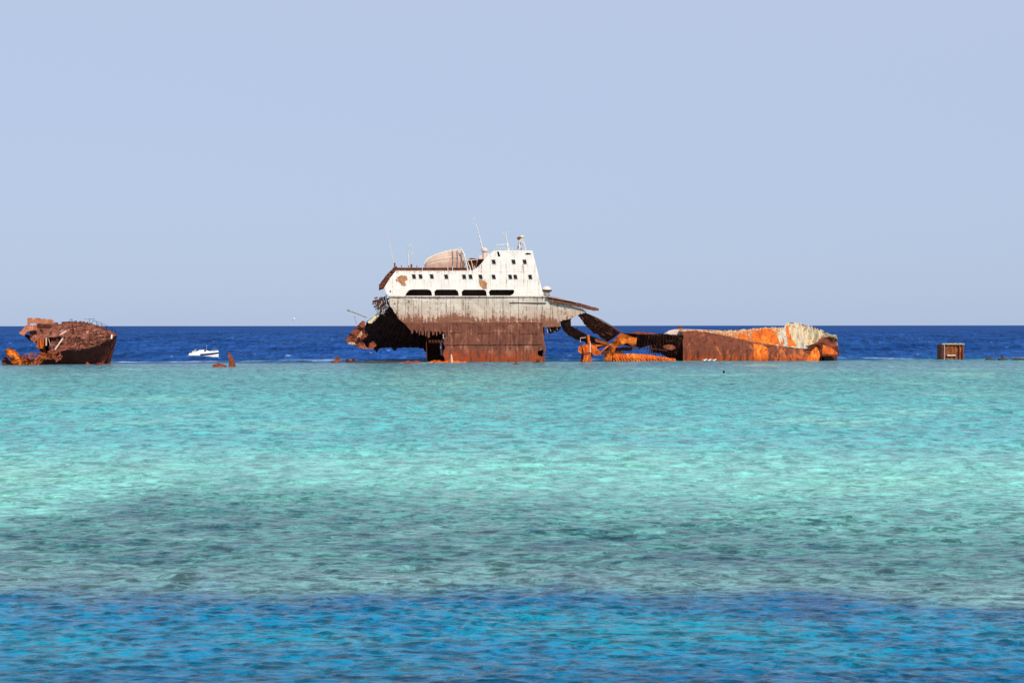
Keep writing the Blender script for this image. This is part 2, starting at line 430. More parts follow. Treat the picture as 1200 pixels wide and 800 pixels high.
    mul = t.m('MULTIPLY', mul, t.m('SUBTRACT', 1.0, t.m('MULTIPLY', kk, t.ss(y, 150, 245, .42, .15))))
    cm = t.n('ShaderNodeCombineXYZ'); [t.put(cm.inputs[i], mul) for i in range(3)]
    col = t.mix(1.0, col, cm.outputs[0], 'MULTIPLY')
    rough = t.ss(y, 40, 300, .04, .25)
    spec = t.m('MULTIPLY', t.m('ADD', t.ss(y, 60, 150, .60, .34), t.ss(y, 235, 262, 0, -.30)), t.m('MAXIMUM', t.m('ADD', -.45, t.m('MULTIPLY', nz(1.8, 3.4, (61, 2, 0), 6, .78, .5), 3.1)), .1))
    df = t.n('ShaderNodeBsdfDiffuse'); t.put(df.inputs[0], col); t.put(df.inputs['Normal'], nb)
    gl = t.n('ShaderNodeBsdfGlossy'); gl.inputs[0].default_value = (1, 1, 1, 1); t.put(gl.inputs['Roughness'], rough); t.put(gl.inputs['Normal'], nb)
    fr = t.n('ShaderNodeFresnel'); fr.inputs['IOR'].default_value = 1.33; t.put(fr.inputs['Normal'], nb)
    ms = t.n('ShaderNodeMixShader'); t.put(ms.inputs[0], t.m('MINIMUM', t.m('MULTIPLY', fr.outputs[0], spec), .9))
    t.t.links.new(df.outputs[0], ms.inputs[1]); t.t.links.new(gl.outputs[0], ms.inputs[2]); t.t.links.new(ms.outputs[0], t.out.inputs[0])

    # --- the sheet: rows spread out with distance, waves laid in as real relief
    d, rows, ds = 7.0, [], []
    while d < 30000:
        rows.append(d)
        st = 0.25 if d < 20 else .12 if d < 24.5 else max(.060, d * .0022) if d < 245 else (1.0 if d < 520 else d * .0045 if d < 1500 else d * .06)
        ds.append(st); d += st
    rows = np.array(rows); ds = np.array(ds); NC = 940
    tt = np.linspace(-1, 1, NC)
    half = .62 * rows + 5
    Xg = half[:, None] * tt[None, :]; Yg = np.repeat(rows[:, None], NC, 1)
    spx = (2 * half / NC)[:, None]; spy = ds[:, None]
    Zg = np.zeros_like(Xg); DX = np.zeros_like(Xg); DY = np.zeros_like(Xg)
    rng = np.random.RandomState(11)
    farf = np.clip((Yg - .2 * Xg - 246) / 40, 0, 1); farf = farf * farf * (3 - 2 * farf)
    # wind comes in gusts: slow variation of the ripple height
    g = 1 + .30 * np.sin(Xg * .21 + 1.3 * np.sin(Yg * .13)) * np.sin(Yg * .31 + 1.1 * np.sin(Xg * .17 + 2))
    def comps(N, l0, l1, srms, spread, mean, mask, gust):
        nonlocal Zg
        s = srms / math.sqrt(N / 2)
        for i in range(N):
            lam = l0 * (l1 / l0) ** ((i + rng.rand()) / N); k = 2 * math.pi / lam
            th = mean + rng.randn() * spread; kx, ky = k * math.sin(th), k * math.cos(th)
            res = np.minimum(np.clip(2 * math.pi / max(abs(kx), 1e-6) / (2.6 * spx) - .4, 0, 1), np.clip(2 * math.pi / max(abs(ky), 1e-6) / (2.6 * spy) - .4, 0, 1))
            a = s / k * res
            sel = np.where(a[:, 0] > 1e-5)[0]
            if mask is not None: sel = sel[mask[sel].max(1) > 0]
            if len(sel) == 0: continue
            ph = kx * Xg[sel] + ky * Yg[sel] + rng.rand() * 6.283
            aa = a[sel] * (gust[sel] if gust is not None else 1) * (mask[sel] if mask is not None else 1)
            Zg[sel] += aa * np.sin(ph); c = np.cos(ph) * aa * .8
            DX[sel] += c * kx / k; DY[sel] += c * ky / k
    rf = np.clip((Yg - 32.5) / 3, 0, 1); nf = 1 - .25 * rf; rf = .35 + .65 * rf
    comps(80, .20, .62, .165, .52, .12, nf, g)
    comps(60, .62, 1.4, .130, .48, .08, rf, g)
    comps(26, 1.4, 5.0, .060, .45, -.15, rf, g)
    comps(40, 5.0, 32, .130, .50, .30, farf, None)
    V = np.stack([Xg + DX, Yg + DY, Zg], -1).reshape(-1, 3)
    nr = len(rows)
    idx = np.arange(nr * NC).reshape(nr, NC)
    F = np.stack([idx[:-1, :-1], idx[:-1, 1:], idx[1:, 1:], idx[1:, :-1]], -1).reshape(-1, 4)
    me = bpy.data.meshes.new('sea'); me.vertices.add(len(V)); me.vertices.foreach_set('co', V.astype(np.float32).ravel())
    me.loops.add(F.size); me.loops.foreach_set('vertex_index', F.astype(np.int32).ravel())
    me.polygons.add(len(F)); me.polygons.foreach_set('loop_start', np.arange(0, F.size, 4, dtype=np.int32))
    me.polygons.foreach_set('use_smooth', np.ones(len(F), dtype=bool))
    me.update(calc_edges=True)
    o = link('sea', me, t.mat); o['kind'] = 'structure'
    print('sea verts', len(V), 'rows', nr)
build_sea()

# ================================================================ the upright wreck
DY = 250.0
ship = empty('ship_wreck', (X(580, DY), 257, 0), 'broken upright freighter wreck with white windowed superstructure over rusty hull', 'shipwreck')

def quad_win(cx, cy, w=3.9, h=5.0, lean=1.0):
    return [(cx - w / 2 - lean / 2, cy - h / 2), (cx + w / 2 - lean / 2, cy - h / 2), (cx + w / 2 + lean / 2, cy + h / 2), (cx - w / 2 + lean / 2, cy + h / 2)]
WIN = [(485.2, 324), (492.9, 324), (506, 324), (523, 324.2), (544, 324.3), (551.5, 324.3), (563.2, 324.4), (578.6, 324.5), (598, 324.5), (604, 324.5), (621.3, 324.6),
       (578.6, 306.9), (601.9, 306.9), (615, 306.9)]
PROM = [[(475, 346.4), (476.5, 343), (479.5, 339.8), (483, 339), (501, 339), (504.5, 340), (506, 343), (506.3, 346.4)],
        [(509.5, 346.4), (509, 341.5), (511.5, 339.2), (534, 339.2), (536.6, 341), (537.8, 346.4)],
        [(541.5, 346.6), (541, 342), (543.5, 339.4), (567, 339.4), (569.8, 341), (570.5, 346.6)],
        [(574, 346.3), (572.8, 342), (575, 339.5), (601.5, 339.5), (603, 341), (601.5, 344.5), (598, 346.3)]]
outline = [(457, 347.6), (452.5, 343), (450.5, 336.5), (457, 326), (463.8, 317.2), (508, 317.4), (553.7, 317), (558.5, 314), (563.5, 309.4), (568.8, 302.5), (573, 298), (578, 294.2), (585, 293.6), (606, 293.4), (624, 293.6), (629, 314), (634.3, 336), (637.3, 347.6)]
slot = [(582.3, 294.9), (584.6, 294.9), (586.4, 300.5), (583.8, 300.8)]
scoop = [(615, 297.6), (618, 296.4), (622, 297), (622.5, 298.4), (616, 298.6)]
port = [(457.5 + 1.1 * math.cos(a), 341.4 + 1.1 * math.sin(a)) for a in [k * math.pi / 4 for k in range(8)]]
SY = 250.6
hull_dent = lambda x, z: .10 * fbm(x, z, 3, .35) + .03 * fbm(x, z, 8, 1.4)
mb = MB()
sheet(mb, outline, SY, [quad_win(*w) for w in WIN] + PROM + [slot, scoop, port], lambda x, z: .03 * fbm(x, z, 1, .5), .10, 1.0)
sup = mb.build('superstructure', M['white'], ship)
# the rest of the deckhouse: roofs, stepped front, back wall
mb = MB()
ol = [(X(a, SY), Z(b, SY)) for a, b in outline]
f0 = [(x, SY + .12, z) for x, z in ol[1:]]; f1 = [(x, 261.0, z) for x, z in ol[1:]]
n = len(f0); inn = [(x, SY + .12, z) for x, z in ol[1:]]
mb.add(f0 + f1, [(i, i + 1, n + i + 1, n + i) for i in range(n - 1)])
bmid = [(x, 261.0, z) for x, z in ol]
mb.add(bmid, [tuple(range(len(bmid)))])
mb.build('deckhouse_shell', M['white'], ship)
# inner decks and bulkheads so that openings look into dark rooms
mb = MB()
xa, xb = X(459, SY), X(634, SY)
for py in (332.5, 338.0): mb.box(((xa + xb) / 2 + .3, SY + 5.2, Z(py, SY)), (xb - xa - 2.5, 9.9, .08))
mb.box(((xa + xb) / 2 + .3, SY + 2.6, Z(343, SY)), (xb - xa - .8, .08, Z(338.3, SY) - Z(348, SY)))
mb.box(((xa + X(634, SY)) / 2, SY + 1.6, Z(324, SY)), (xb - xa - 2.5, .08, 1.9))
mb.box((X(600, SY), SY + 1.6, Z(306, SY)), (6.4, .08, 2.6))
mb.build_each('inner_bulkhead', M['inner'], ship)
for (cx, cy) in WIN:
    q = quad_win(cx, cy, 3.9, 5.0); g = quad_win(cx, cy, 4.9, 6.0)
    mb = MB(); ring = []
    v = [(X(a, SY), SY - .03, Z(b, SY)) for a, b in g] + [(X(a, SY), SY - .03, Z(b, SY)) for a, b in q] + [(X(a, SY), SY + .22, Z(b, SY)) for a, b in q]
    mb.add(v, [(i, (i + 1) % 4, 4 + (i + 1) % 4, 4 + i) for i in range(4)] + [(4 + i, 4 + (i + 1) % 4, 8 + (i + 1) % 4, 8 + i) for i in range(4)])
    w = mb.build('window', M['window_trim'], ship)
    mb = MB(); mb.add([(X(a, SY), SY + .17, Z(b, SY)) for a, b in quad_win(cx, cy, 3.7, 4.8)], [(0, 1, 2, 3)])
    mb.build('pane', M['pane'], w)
# big rust patches on the white paint: plates where the coat has burst off
mb = MB()
sheet(mb, jag([(466, 324.5), (470, 322.5), (477, 323.5), (477.5, 328), (474, 330), (476, 334), (470.5, 335), (468.5, 331), (463.5, 328.5)], 1.2, .7, 3), SY - .035, (), None, .03, .6)
sheet(mb, jag([(561, 327.5), (568, 328.5), (571, 333), (570.5, 338.5), (566.5, 338.8), (562, 333.5)], 1.2, .5, 4), SY - .035, (), None, .03, .6)
mb.build_each('rust_patch', M['cover'] if False else rust('burst_paint_rust', (.22, .08, .04), (.42, .19, .09), (.60, .40, .24), .5, .5, 1.4), ship)

# grey belt of the hull side
belt = [(455.3, 347), (640.5, 347.2)] + [(650, 352), (664, 357), (683, 362), (688, 366)] + [(682.5, 367.5), (669, 373), (656, 376.5), (656, 382.5), (648, 383.2), (636.5, 383.2), (636.5, 378.2), (560, 378.2), (473, 378.2), (467.5, 374), (462.5, 366.5), (457.2, 359)]
belt = jag(belt, 2.2, .7, 5, {5, 6, 7, 8, 9, 15, 16, 17})
mb = MB()
holes = [[(461, 355.5), (463, 354.8), (463.6, 356.2), (461.6, 356.8)], [(477.5, 353), (480, 352.6), (480, 353.8), (478, 354)], [(486, 359.5), (487.6, 359), (487.6, 360.6)]]
sheet(mb, belt, DY, holes, lambda x, z: hull_dent(x, z) + .03 * (10.9 - z), .10, .8)
mb.build('upper_hull_side', M['belt'], ship)
mb = MB()                                    # rubbing strakes
mb.beam(P(456, 347.2, DY - .12), P(641, 347.4, DY - .12), .16, .16); 
mb.beam(P(597, 354.9, DY - .05), P(640, 355.2, DY - .05), .10, .14, 1)
for a, b in ((457.5, 500), (503, 560), (566, 596)): mb.beam(P(a, 354.9, DY + .05), P(b, 355.0, DY + .05), .08, .05, 0)
mb.build_each('rubbing_strake', [M['belt'], M['black'], M['red_rust']], ship)
# rusty lower hull side with the frame ends hanging out of its torn edge
teeth = []
rnd = random.Random(5)
xx = 481.5; low = [(479.5, 385.5)]
while xx < 519:
    t_ = (xx - 480) / 40; base = 387.0 + 2.2 * t_; tip = base + 3.4 + 2.8 * math.sin(math.pi * t_) + rnd.uniform(-2.2, 1.6)
    w = rnd.uniform(1.0, 2.9)
    low += [(xx, base + rnd.uniform(-.5, .5)), (xx + .5, tip), (xx + w, tip - rnd.uniform(0, 1)), (xx + w + .6, base - rnd.uniform(.2, 1.5))]
    xx += w + rnd.uniform(1.2, 3.4)
lower = [(472.5, 377.8)] + [(636.7, 377.8), (636.2, 388), (637.2, 397.5), (639.8, 407.5), (638.3, 416), (639.4, 432), (519.5, 432), (521.2, 420), (518.8, 416), (519.6, 411), (521.8, 407), (519.4, 402), (520.2, 397), (522.6, 394), (521, 390.5)] + low[::-1] + [(476, 381)]
mb = MB()
sheet(mb, lower, DY, [[(578, 403.4), (580.4, 403.8), (578.8, 404.8)], [(630, 411.5), (636.5, 409.5), (638, 413), (635.5, 418), (630.5, 416)]], lambda x, z: hull_dent(x, z) + .12 + .02 * (6.4 - z), .10, .8)
mb.build('lower_hull_side', M['hull_rust'], ship)
mb = MB()
mb.beam(P(522, 403.5, DY + .09), P(635, 403.3, DY + .11), .08, .07)
for i, (a, b, y) in enumerate(((521, 541, 389.5), (560, 600, 390), (610, 632, 391))): mb.beam(P(a, y, DY + .1), P(b, y, DY + .1), .06, .05)
mb.build_each('hull_seam', M['hull_rust'], ship)
# far side, bottom, transverse bulkheads and main deck
def bf(py): return Z(py, DY)
mb = MB()
xl, xr_ = X(497, DY), X(637, DY)
mb.box(((xl + xr_) / 2, 263.6, bf(347) / 2 - .6), (xr_ - xl, .12, bf(347) + 1.2))
mb.box((X(558, DY), 263.6, (bf(347) + bf(383)) / 2), (X(656, DY) - X(460, DY), .1, bf(347) - bf(383)))
mb.build_each('far_hull_side', M['hull_rust'], ship)
mb = MB()
mb.box((X(546.5, DY), 257.1, bf(347.9)), (X(639.5, DY) - X(456.5, DY), 12.9, .10))
mb.add([P(639.5, 347.8, DY) + Vector((0, .15, 0)), P(639.5, 347.8, 250) + Vector((0, 13.4, 0)), P(684, 363.2, 250) + Vector((0, 6, 0)), P(684, 363.2, DY) + Vector((0, .15, 0))], [(0, 1, 2, 3)])
mb.build_each('main_deck', M['brown_rust'], ship)
mb = MB()
mb.box((xr_ - .1, 257, bf(383) / 2 + 1.5), (.12, 13, bf(383) + 5))
mb.box((X(499, DY), 257.5, 2.0), (.12, 11.5, 6.2))
mb.box(((X(499, DY) + X(521, DY)) / 2, 257.2, 2.0), (X(521, DY) - X(499, DY), .12, 6.4))
for k in range(6):
    xk = X(501 + k * 3.6, DY); mb.beam((xk, 256.9, -.5), (xk, 256.9, 5.2), .35, .14)
mb.build_each('bulkhead', M['dark_rust'], ship)
# torn open after end: dark inside, built as a sheet sloped face-down to lie in shade
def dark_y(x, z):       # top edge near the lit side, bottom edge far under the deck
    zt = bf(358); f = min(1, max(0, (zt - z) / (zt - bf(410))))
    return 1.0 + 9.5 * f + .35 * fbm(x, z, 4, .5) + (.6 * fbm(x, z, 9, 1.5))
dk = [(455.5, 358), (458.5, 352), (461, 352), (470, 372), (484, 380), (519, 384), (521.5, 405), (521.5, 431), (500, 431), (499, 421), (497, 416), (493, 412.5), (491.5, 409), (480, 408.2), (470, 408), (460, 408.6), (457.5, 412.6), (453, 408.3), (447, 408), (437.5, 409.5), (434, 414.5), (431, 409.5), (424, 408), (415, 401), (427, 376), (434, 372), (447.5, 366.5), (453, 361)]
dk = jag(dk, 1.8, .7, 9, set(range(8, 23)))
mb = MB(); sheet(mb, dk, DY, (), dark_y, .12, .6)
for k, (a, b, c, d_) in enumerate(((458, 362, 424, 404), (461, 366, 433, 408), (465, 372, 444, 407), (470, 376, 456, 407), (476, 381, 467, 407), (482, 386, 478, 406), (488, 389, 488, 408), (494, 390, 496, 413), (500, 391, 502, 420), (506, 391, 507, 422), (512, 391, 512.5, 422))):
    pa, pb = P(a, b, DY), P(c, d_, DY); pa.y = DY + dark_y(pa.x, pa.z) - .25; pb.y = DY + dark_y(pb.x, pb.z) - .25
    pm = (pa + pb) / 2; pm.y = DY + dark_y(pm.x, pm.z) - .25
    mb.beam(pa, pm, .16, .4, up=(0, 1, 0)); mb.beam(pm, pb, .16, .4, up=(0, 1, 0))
mb.build('torn_stern_inside', M['dark_rust'], ship)
mb = MB()
mb.beam(P(516.5, 399, 252), P(517.5, 416, 252), .18, .3)
mb.beam(P(519.6, 391, 250.2), P(519.8, 397, 250.2), .12, .2)
mb.build_each('bent_frame', M['grey'], ship)
# reddish plating folded out at the left end
mb = MB()
fl = jag([(405, 398), (410, 391), (419, 381), (425.5, 375.5), (428.5, 377), (427, 384), (431, 392), (424, 399), (427.5, 405), (432, 409), (423, 408.3), (416, 405.5), (408, 403)], 1.8, .6, 12)
sheet(mb, fl, 252.5, (), lambda x, z: .25 * (x - X(405, DY)) + .5 * fbm(x, z, 2, .7) - .22 * (z - 3), .10, .5)
sheet(mb, jag([(431, 408.5), (433, 402), (438, 399), (441, 405), (436, 409)], 1.5, .5, 3), 254.5, (), lambda x, z: .4 * fbm(x, z, 2, .9), .08, .5)
mb.build('folded_plating', M['red_rust'], ship)
mb = MB()
sheet(mb, jag([(418, 395), (423.6, 387.5), (424.6, 391), (422.5, 395)], 1.2, .4, 13), 251.9, (), None, .05, .5)
sheet(mb, jag([(407.8, 401.2), (411, 400.4), (415.5, 401), (416.8, 403.8), (409, 403)], 1.2, .4, 14), 251.9, (), None, .05, .5)
sheet(mb, jag([(430.5, 377), (439, 370.5), (444, 368), (443, 371), (436, 378.5), (432, 378.5)], 1.4, .4, 15), 251.5, (), lambda x, z: .4 * (z - 6.5), .07, .5)
sheet(mb, jag([(433, 376), (444, 364.5), (448, 366)], 1.6, .4, 16), 252.2, (), None, .05, .6)
mb.build_each('peeled_plating', M['pale_plate'], ship)
# tangle of pipes and brackets at the torn corner
rnd = random.Random(3); mb = MB()
for k in range(34):
    c = P(rnd.uniform(440, 454), rnd.uniform(348, 368), rnd.uniform(251, 256))
    a = rnd.choice((0, 0, .4, 1.3, 1.6, -.7)) + rnd.uniform(-.2, .2); L = rnd.uniform(.3, .85)
    d_ = Vector((math.cos(a), rnd.uniform(-.4, .4), math.sin(a))) * L
    mb.beam(c - d_, c + d_, rnd.uniform(.06, .16), rnd.uniform(.08, .3))
for a in ((437, 353, 449, 350.5), (436.5, 354.3, 446, 352), (438, 359.5, 448, 356.5), (447, 348, 452.5, 362), (451, 347, 456.5, 359), (444, 352, 450, 366)):
    mb.beam(P(a[0], a[1], 251.5), P(a[2], a[3], 251.7), .18, .3)
mb.build_each('twisted_pipework', M['dark_rust'], ship)
mb = MB()
for k in range(12):
    c = P(rnd.uniform(441, 454), rnd.uniform(350, 368), rnd.uniform(250.4, 252))
    a = rnd.uniform(.9, 2.0); d_ = Vector((math.cos(a), 0, math.sin(a))) * rnd.uniform(.3, .8)
    mb.beam(c - d_, c + d_, .07, .12)
mb.build_each('bent_rail', M['grey'], ship)
mb = MB(); mb.tube([P(408.5, 363.3, 252), P(419, 367.2, 252), P(430, 371.5, 252)], .13, 8)
mb.lathe(P(408.6, 363.2, 252) - Vector((0, 0, .2)), [(.05, 0), (.26, .08), (.3, .22), (.2, .36), (.04, .42)], 10)
mb.tube([P(415.5, 370.5, 252.5), P(416.4, 375, 252.5), P(418, 379, 252.5)], .07, 6)
mb.build_each('stern_boom', M['grey'], ship)
# raked end of the boat deck at the upper left, its shade put into the dark colour
mb = MB()
en = [(443.4, 333.6), (448, 327.5), (455, 319), (460.5, 313), (464.5, 311.5), (466, 316.8), (463, 318.6), (456.5, 327), (451, 335.5), (448.8, 338), (443.2, 339.8)]
sheet(mb, jag(en, 2, .5, 17), 251.6, (), lambda x, z: .9 + .3 * fbm(x, z, 2, .8), .5, .5)
mb.build('raked_end_plating', M['dark_rust'], ship)
mb = MB()
for k in range(7):
    t_ = k / 6; a = P(445 + 17 * t_, 336 - 22 * t_, 251.2); mb.beam(a, a + Vector((.5, .1, .1)), .1, .14)
mb.build_each('end_bracket', M['red_rust'], ship)
# boat deck edge
mb = MB()
mb.box(((X(463.5, DY) + X(546.5, DY)) / 2, 251.3, Z(315.3, DY)), (X(546.5, DY) - X(463.5, DY), .14, .46))
mb.box(((X(463, DY) + X(546, DY)) / 2, 251.22, Z(313.6, DY)), (X(546.5, DY) - X(463, DY), .3, .1))
for px_ in (470, 478.5, 482, 488): mb.box((X(px_, DY), 251.1, Z(313, DY)), (.12, .12, .7))
mb.box((X(462, DY), 251.3, Z(311, DY)), (.25, .25, 1.0)); mb.box((X(481.5, DY), 251.4, Z(311.5, DY)), (.3, .3, .7))
mb.build_each('deck_edge', M['brown_wood'], ship)
mb = MB()
for px_ in (495, 525, 530.5, 556.5, 551): mb.tube([P(px_, 317, 250.9), P(px_ - .3, 311.5, 250.9)], .06, 6)
mb.build_each('rail_stanchion', M['white_clean'], ship)
# brown winch house behind the curved screen
mb = MB()
sheet(mb, jag([(546.5, 316.8), (546.8, 305), (552, 302.3), (560, 303.6), (568.5, 303.4), (570, 316.8)], 3, .4, 3), 254, (), lambda x, z: .15 * fbm(x, z, 2, .7), 3.5, .8)
mb.build('winch_house', M['dark_rust'], ship)
mb = MB()
mb.beam(P(546.5, 305, 253.6), P(568.5, 303.2, 253.6), .25, .14)
mb.beam(P(552, 304, 253.5), P(555, 316, 253.5), .12, .12); mb.beam(P(560, 303, 253.5), P(557, 316, 253.5), .12, .12)
mb.build_each('house_framing', M['cover'], ship)
mb = MB()
mb.lathe((X(567.5, DY), 252.2, Z(303, DY)), [(.35, 0), (.35, 1.2), (.55, 1.35), (.5, 1.75), (.2, 1.9)], 12)
mb.box((X(563.5, DY), 252.4, Z(300.6, DY)), (.6, .6, .6)); mb.box((X(572, DY), 252.4, Z(297.5, DY)), (.35, .35, .5))
mb.build_each('deck_vent', M['cover'], ship)

# masts and aerials
def mast(name, pts, r0, r1, extras=(), Y_=253, mat='white_clean'):
    mb = MB(); mb.tube([P(a, b, Y_) for a, b in pts], r0, 8, r2=r1)
    for e in extras: mb.tube([P(a, b, Y_ - .05) for a, b in e[0]], e[1], 6)
    return mb.build(name, M[mat], ship)
mast('leaning_mast', [(566.3, 294), (561, 274), (556, 256.5)], .13, .05, [([(553.5, 257.5), (558.6, 253.6)], .05), ([(553.2, 262), (557.8, 260.5)], .045), ([(556, 256), (555.4, 252.5)], .03), ([(564, 288), (569, 296)], .06)])
mast('davit', [(478.6, 312.5), (478.3, 296), (478.4, 289), (480.5, 287.2), (483, 288.5), (483.2, 296.5)], .10, .07, [([(483.2, 296), (482.2, 298.5)], .05)], 252)
mast('whip_aerial', [(461.5, 309), (457.5, 290), (453.4, 272)], .055, .03, [([(452.8, 277), (455.2, 276.4)], .03)], 252, 'cover')
mast('signal_mast', [(595.6, 293.5), (594, 282), (592.3, 272.5)], .17, .08, [([(588.5, 274.2), (596, 271.4)], .06), ([(581.5, 287.4), (594.5, 286.4)], .08), ([(582, 287.4), (582, 285)], .05), ([(590.6, 274), (591.2, 279)], .04), ([(597.5, 293.5), (595, 284)], .05)])
mb = MB()
mb.beam(P(608.4, 293, 253), P(609.6, 281, 253), .18, .18); mb.beam(P(616.5, 293, 253), P(612.8, 281, 253), .18, .18); mb.beam(P(611, 293, 255), P(611, 281, 255), .18, .18)
mb.box(P(611, 286.5, 253.8), (1.0, 1.2, .14)); mb.box(P(611, 281, 253.8), (.9, 1.1, .14))
mb.beam(P(609, 291, 253), P(613.2, 283, 253), .08, .08)
lt = mb.build('light_tower', M['white_clean'], ship)
mb = MB(); mb.lathe(P(611.5, 281, 253.8), [(.25, 0), (.3, .3), (.45, .42), (.42, .62), (.12, .75)], 12); mb.build('lamp_housing', plain('yellowed_paint', (.62, .58, .40), .5, .3), lt)
mb = MB(); mb.box(P(607.8, 279.4, 253.4), (.5, .5, .45)); mb.box(P(609.3, 285, 253.2), (.4, .4, .45)); mb.box(P(608, 290.5, 253.2), (.45, .4, .6)); mb.build_each('lamp_box', M['brown_rust'], lt)
mb = MB()
for px_ in range(572, 625, 7): mb.tube([P(px_, 294.5 if px_ > 577 else 300, 251), P(px_ + .3, 290.6 if px_ > 577 else 296, 251)], .035, 5)
mb.tube([P(579, 290.9, 251), P(606, 290.7, 251)], .03, 5)
mb.build_each('bridge_rail', M['white_clean'], ship)
# mushroom ventilator on the fore deck
vb = Vector((X(641.2, DY), 252.5, Z(347.4, DY)))
mb = MB(); mb.lathe(vb, [(.50, 0), (.50, .9), (.46, 1.2)], 18); mv = mb.build('mushroom_vent', M['white_clean'], ship, True)
mb = MB(); mb.lathe(vb, [(.62, .95), (.78, 1.05), (.78, 1.3), (.70, 1.5), (.40, 1.72), (.05, 1.8)], 20); mb.build('vent_cap', M['white_clean'], mv, True)
mb = MB(); mb.lathe(vb, [(.70, .86), (.82, .9), (.84, 1.12), (.80, 1.16)], 20); mb.build('vent_rim', M['dark_rust'], mv, True)
# bulwark beam sticking out over the break
mb = MB()
bo = [(640, 347.4), (646, 347.4), (660, 350.2), (676, 354.6), (690, 358.2), (701.5, 361.4), (702, 363.8), (696, 364.2), (686, 361.8), (674, 359), (660, 356.2), (646, 354)]
sheet(mb, jag(bo, 3, .3, 31), 249.6, (), lambda x, z: .05 * fbm(x, z, 2, .8), .9, .5)
mb.build('projecting_beam', M['brown_rust'], ship)
mb = MB(); mb.beam(P(640, 347.2, 249.6), P(675, 353.8, 249.6), .5, .08); mb.build_each('beam_flange', M['cover'], ship)
# shreds hanging under the break
mb = MB()
sheet(mb, jag([(640.5, 382.8), (656, 382), (657.5, 385), (653, 389.5), (650.5, 387), (647, 390.5), (643.5, 391), (643, 386)], 1.5, .6, 33), 251.5, (), lambda x, z: .5 * fbm(x, z, 3, .9), .3, .4)
sheet(mb, jag([(635.2, 383), (638, 383), (638.5, 391), (636.8, 397)], 1.5, .4, 34), 250.9, (), None, .2, .4)
mb.beam(P(642.5, 383, 250.8), P(643.5, 396, 250.8), .08, .1)
mb.build_each('hanging_shred', M['dark_rust'], ship)
mb = MB()
for pts in (((641, 384), (641.8, 390)), ((644, 383.5), (645.6, 388)), ((652, 383), (653.4, 386.5))): mb.beam(P(*pts[0], 250.6), P(*pts[1], 250.6), .25, .06)
mb.build_each('pale_shred', M['cover'], ship)

# ================================================================ lifeboat on the boat deck
lb = empty('lifeboat', (X(521, DY), 252.4, Z(314, DY)), 'old covered lifeboat with faded pinkish planks on the upper deck of the wreck', 'lifeboat')
mb = MB(); rings = []
top = [(496.3, 309), (499, 304), (505, 300.3), (513, 297), (521, 294.6), (529, 292.8), (536, 292), (541, 293.4), (544.5, 299)]
for i, (a, b) in enumerate(top):
    f = i / 8; hw = [.15, .6, .95, 1.15, 1.25, 1.25, 1.2, 1.0, .7][i]
    x_, zt, z0 = X(a, DY), Z(b, DY), Z(314.2, DY)
    r_ = []
    for k in range(13):
        an = math.pi * k / 12; cw = math.cos(an); sw = max(0, math.sin(an)) ** .72
        stepd = .05 * (k % 2)
        r_.append((x_ + (.0 if i else -.0), 252.6 - cw * (hw - stepd) * (1.0 if sw > .1 else .82), z0 + (zt - z0) * sw))
    rings.append(r_)
mb.loft(rings, True, True)
M['old_boat'] = painted('flaking_boat_paint', (.58, .40, .30), (.46, .24, .17), (.26, .10, .05), 0.45, streak=.15)
mb.build('hull', M['old_boat'], lb)
mb = MB()
mb.tube([Vector(r_[6]) + Vector((0, -.1, .05)) for r_ in rings], .12, 8)
for lvl in (2, 3, 4): mb.tube([Vector(r_[lvl]) + Vector((0, -.03, 0)) for r_ in rings[1:]], .045, 6)
mb.build_each('gunwale', plain('cream_trim', (.74, .66, .50), .6, .3), lb)
mb = MB()
for px_ in (530.5, 536, 541): mb.tube([P(px_, 292.6, 251.8), P(px_ + .6, 299, 251.25), P(px_ + .4, 314, 251.25)], .07, 6)
mb.build_each('canvas_strap', M['grey'], lb)
dv = empty('boat_davit', (X(546, DY), 251.2, Z(317, DY)), 'white davit arm leaning against the right end of the old lifeboat', 'davit')
mb = MB(); mb.tube([P(548.3, 317, 251.1), P(545.8, 306, 251.0), P(543, 296, 251.0), P(540.5, 291.5, 251.1), (P(537.5, 290.3, 251.3))], .16, 8, r2=.10); mb.build('arm', M['white_clean'], dv)
mb = MB(); mb.tube([P(552, 317, 251.3), P(549, 309, 251.3), P(545.5, 300, 251.1)], .08, 6); mb.build('brace', M['white_clean'], dv)

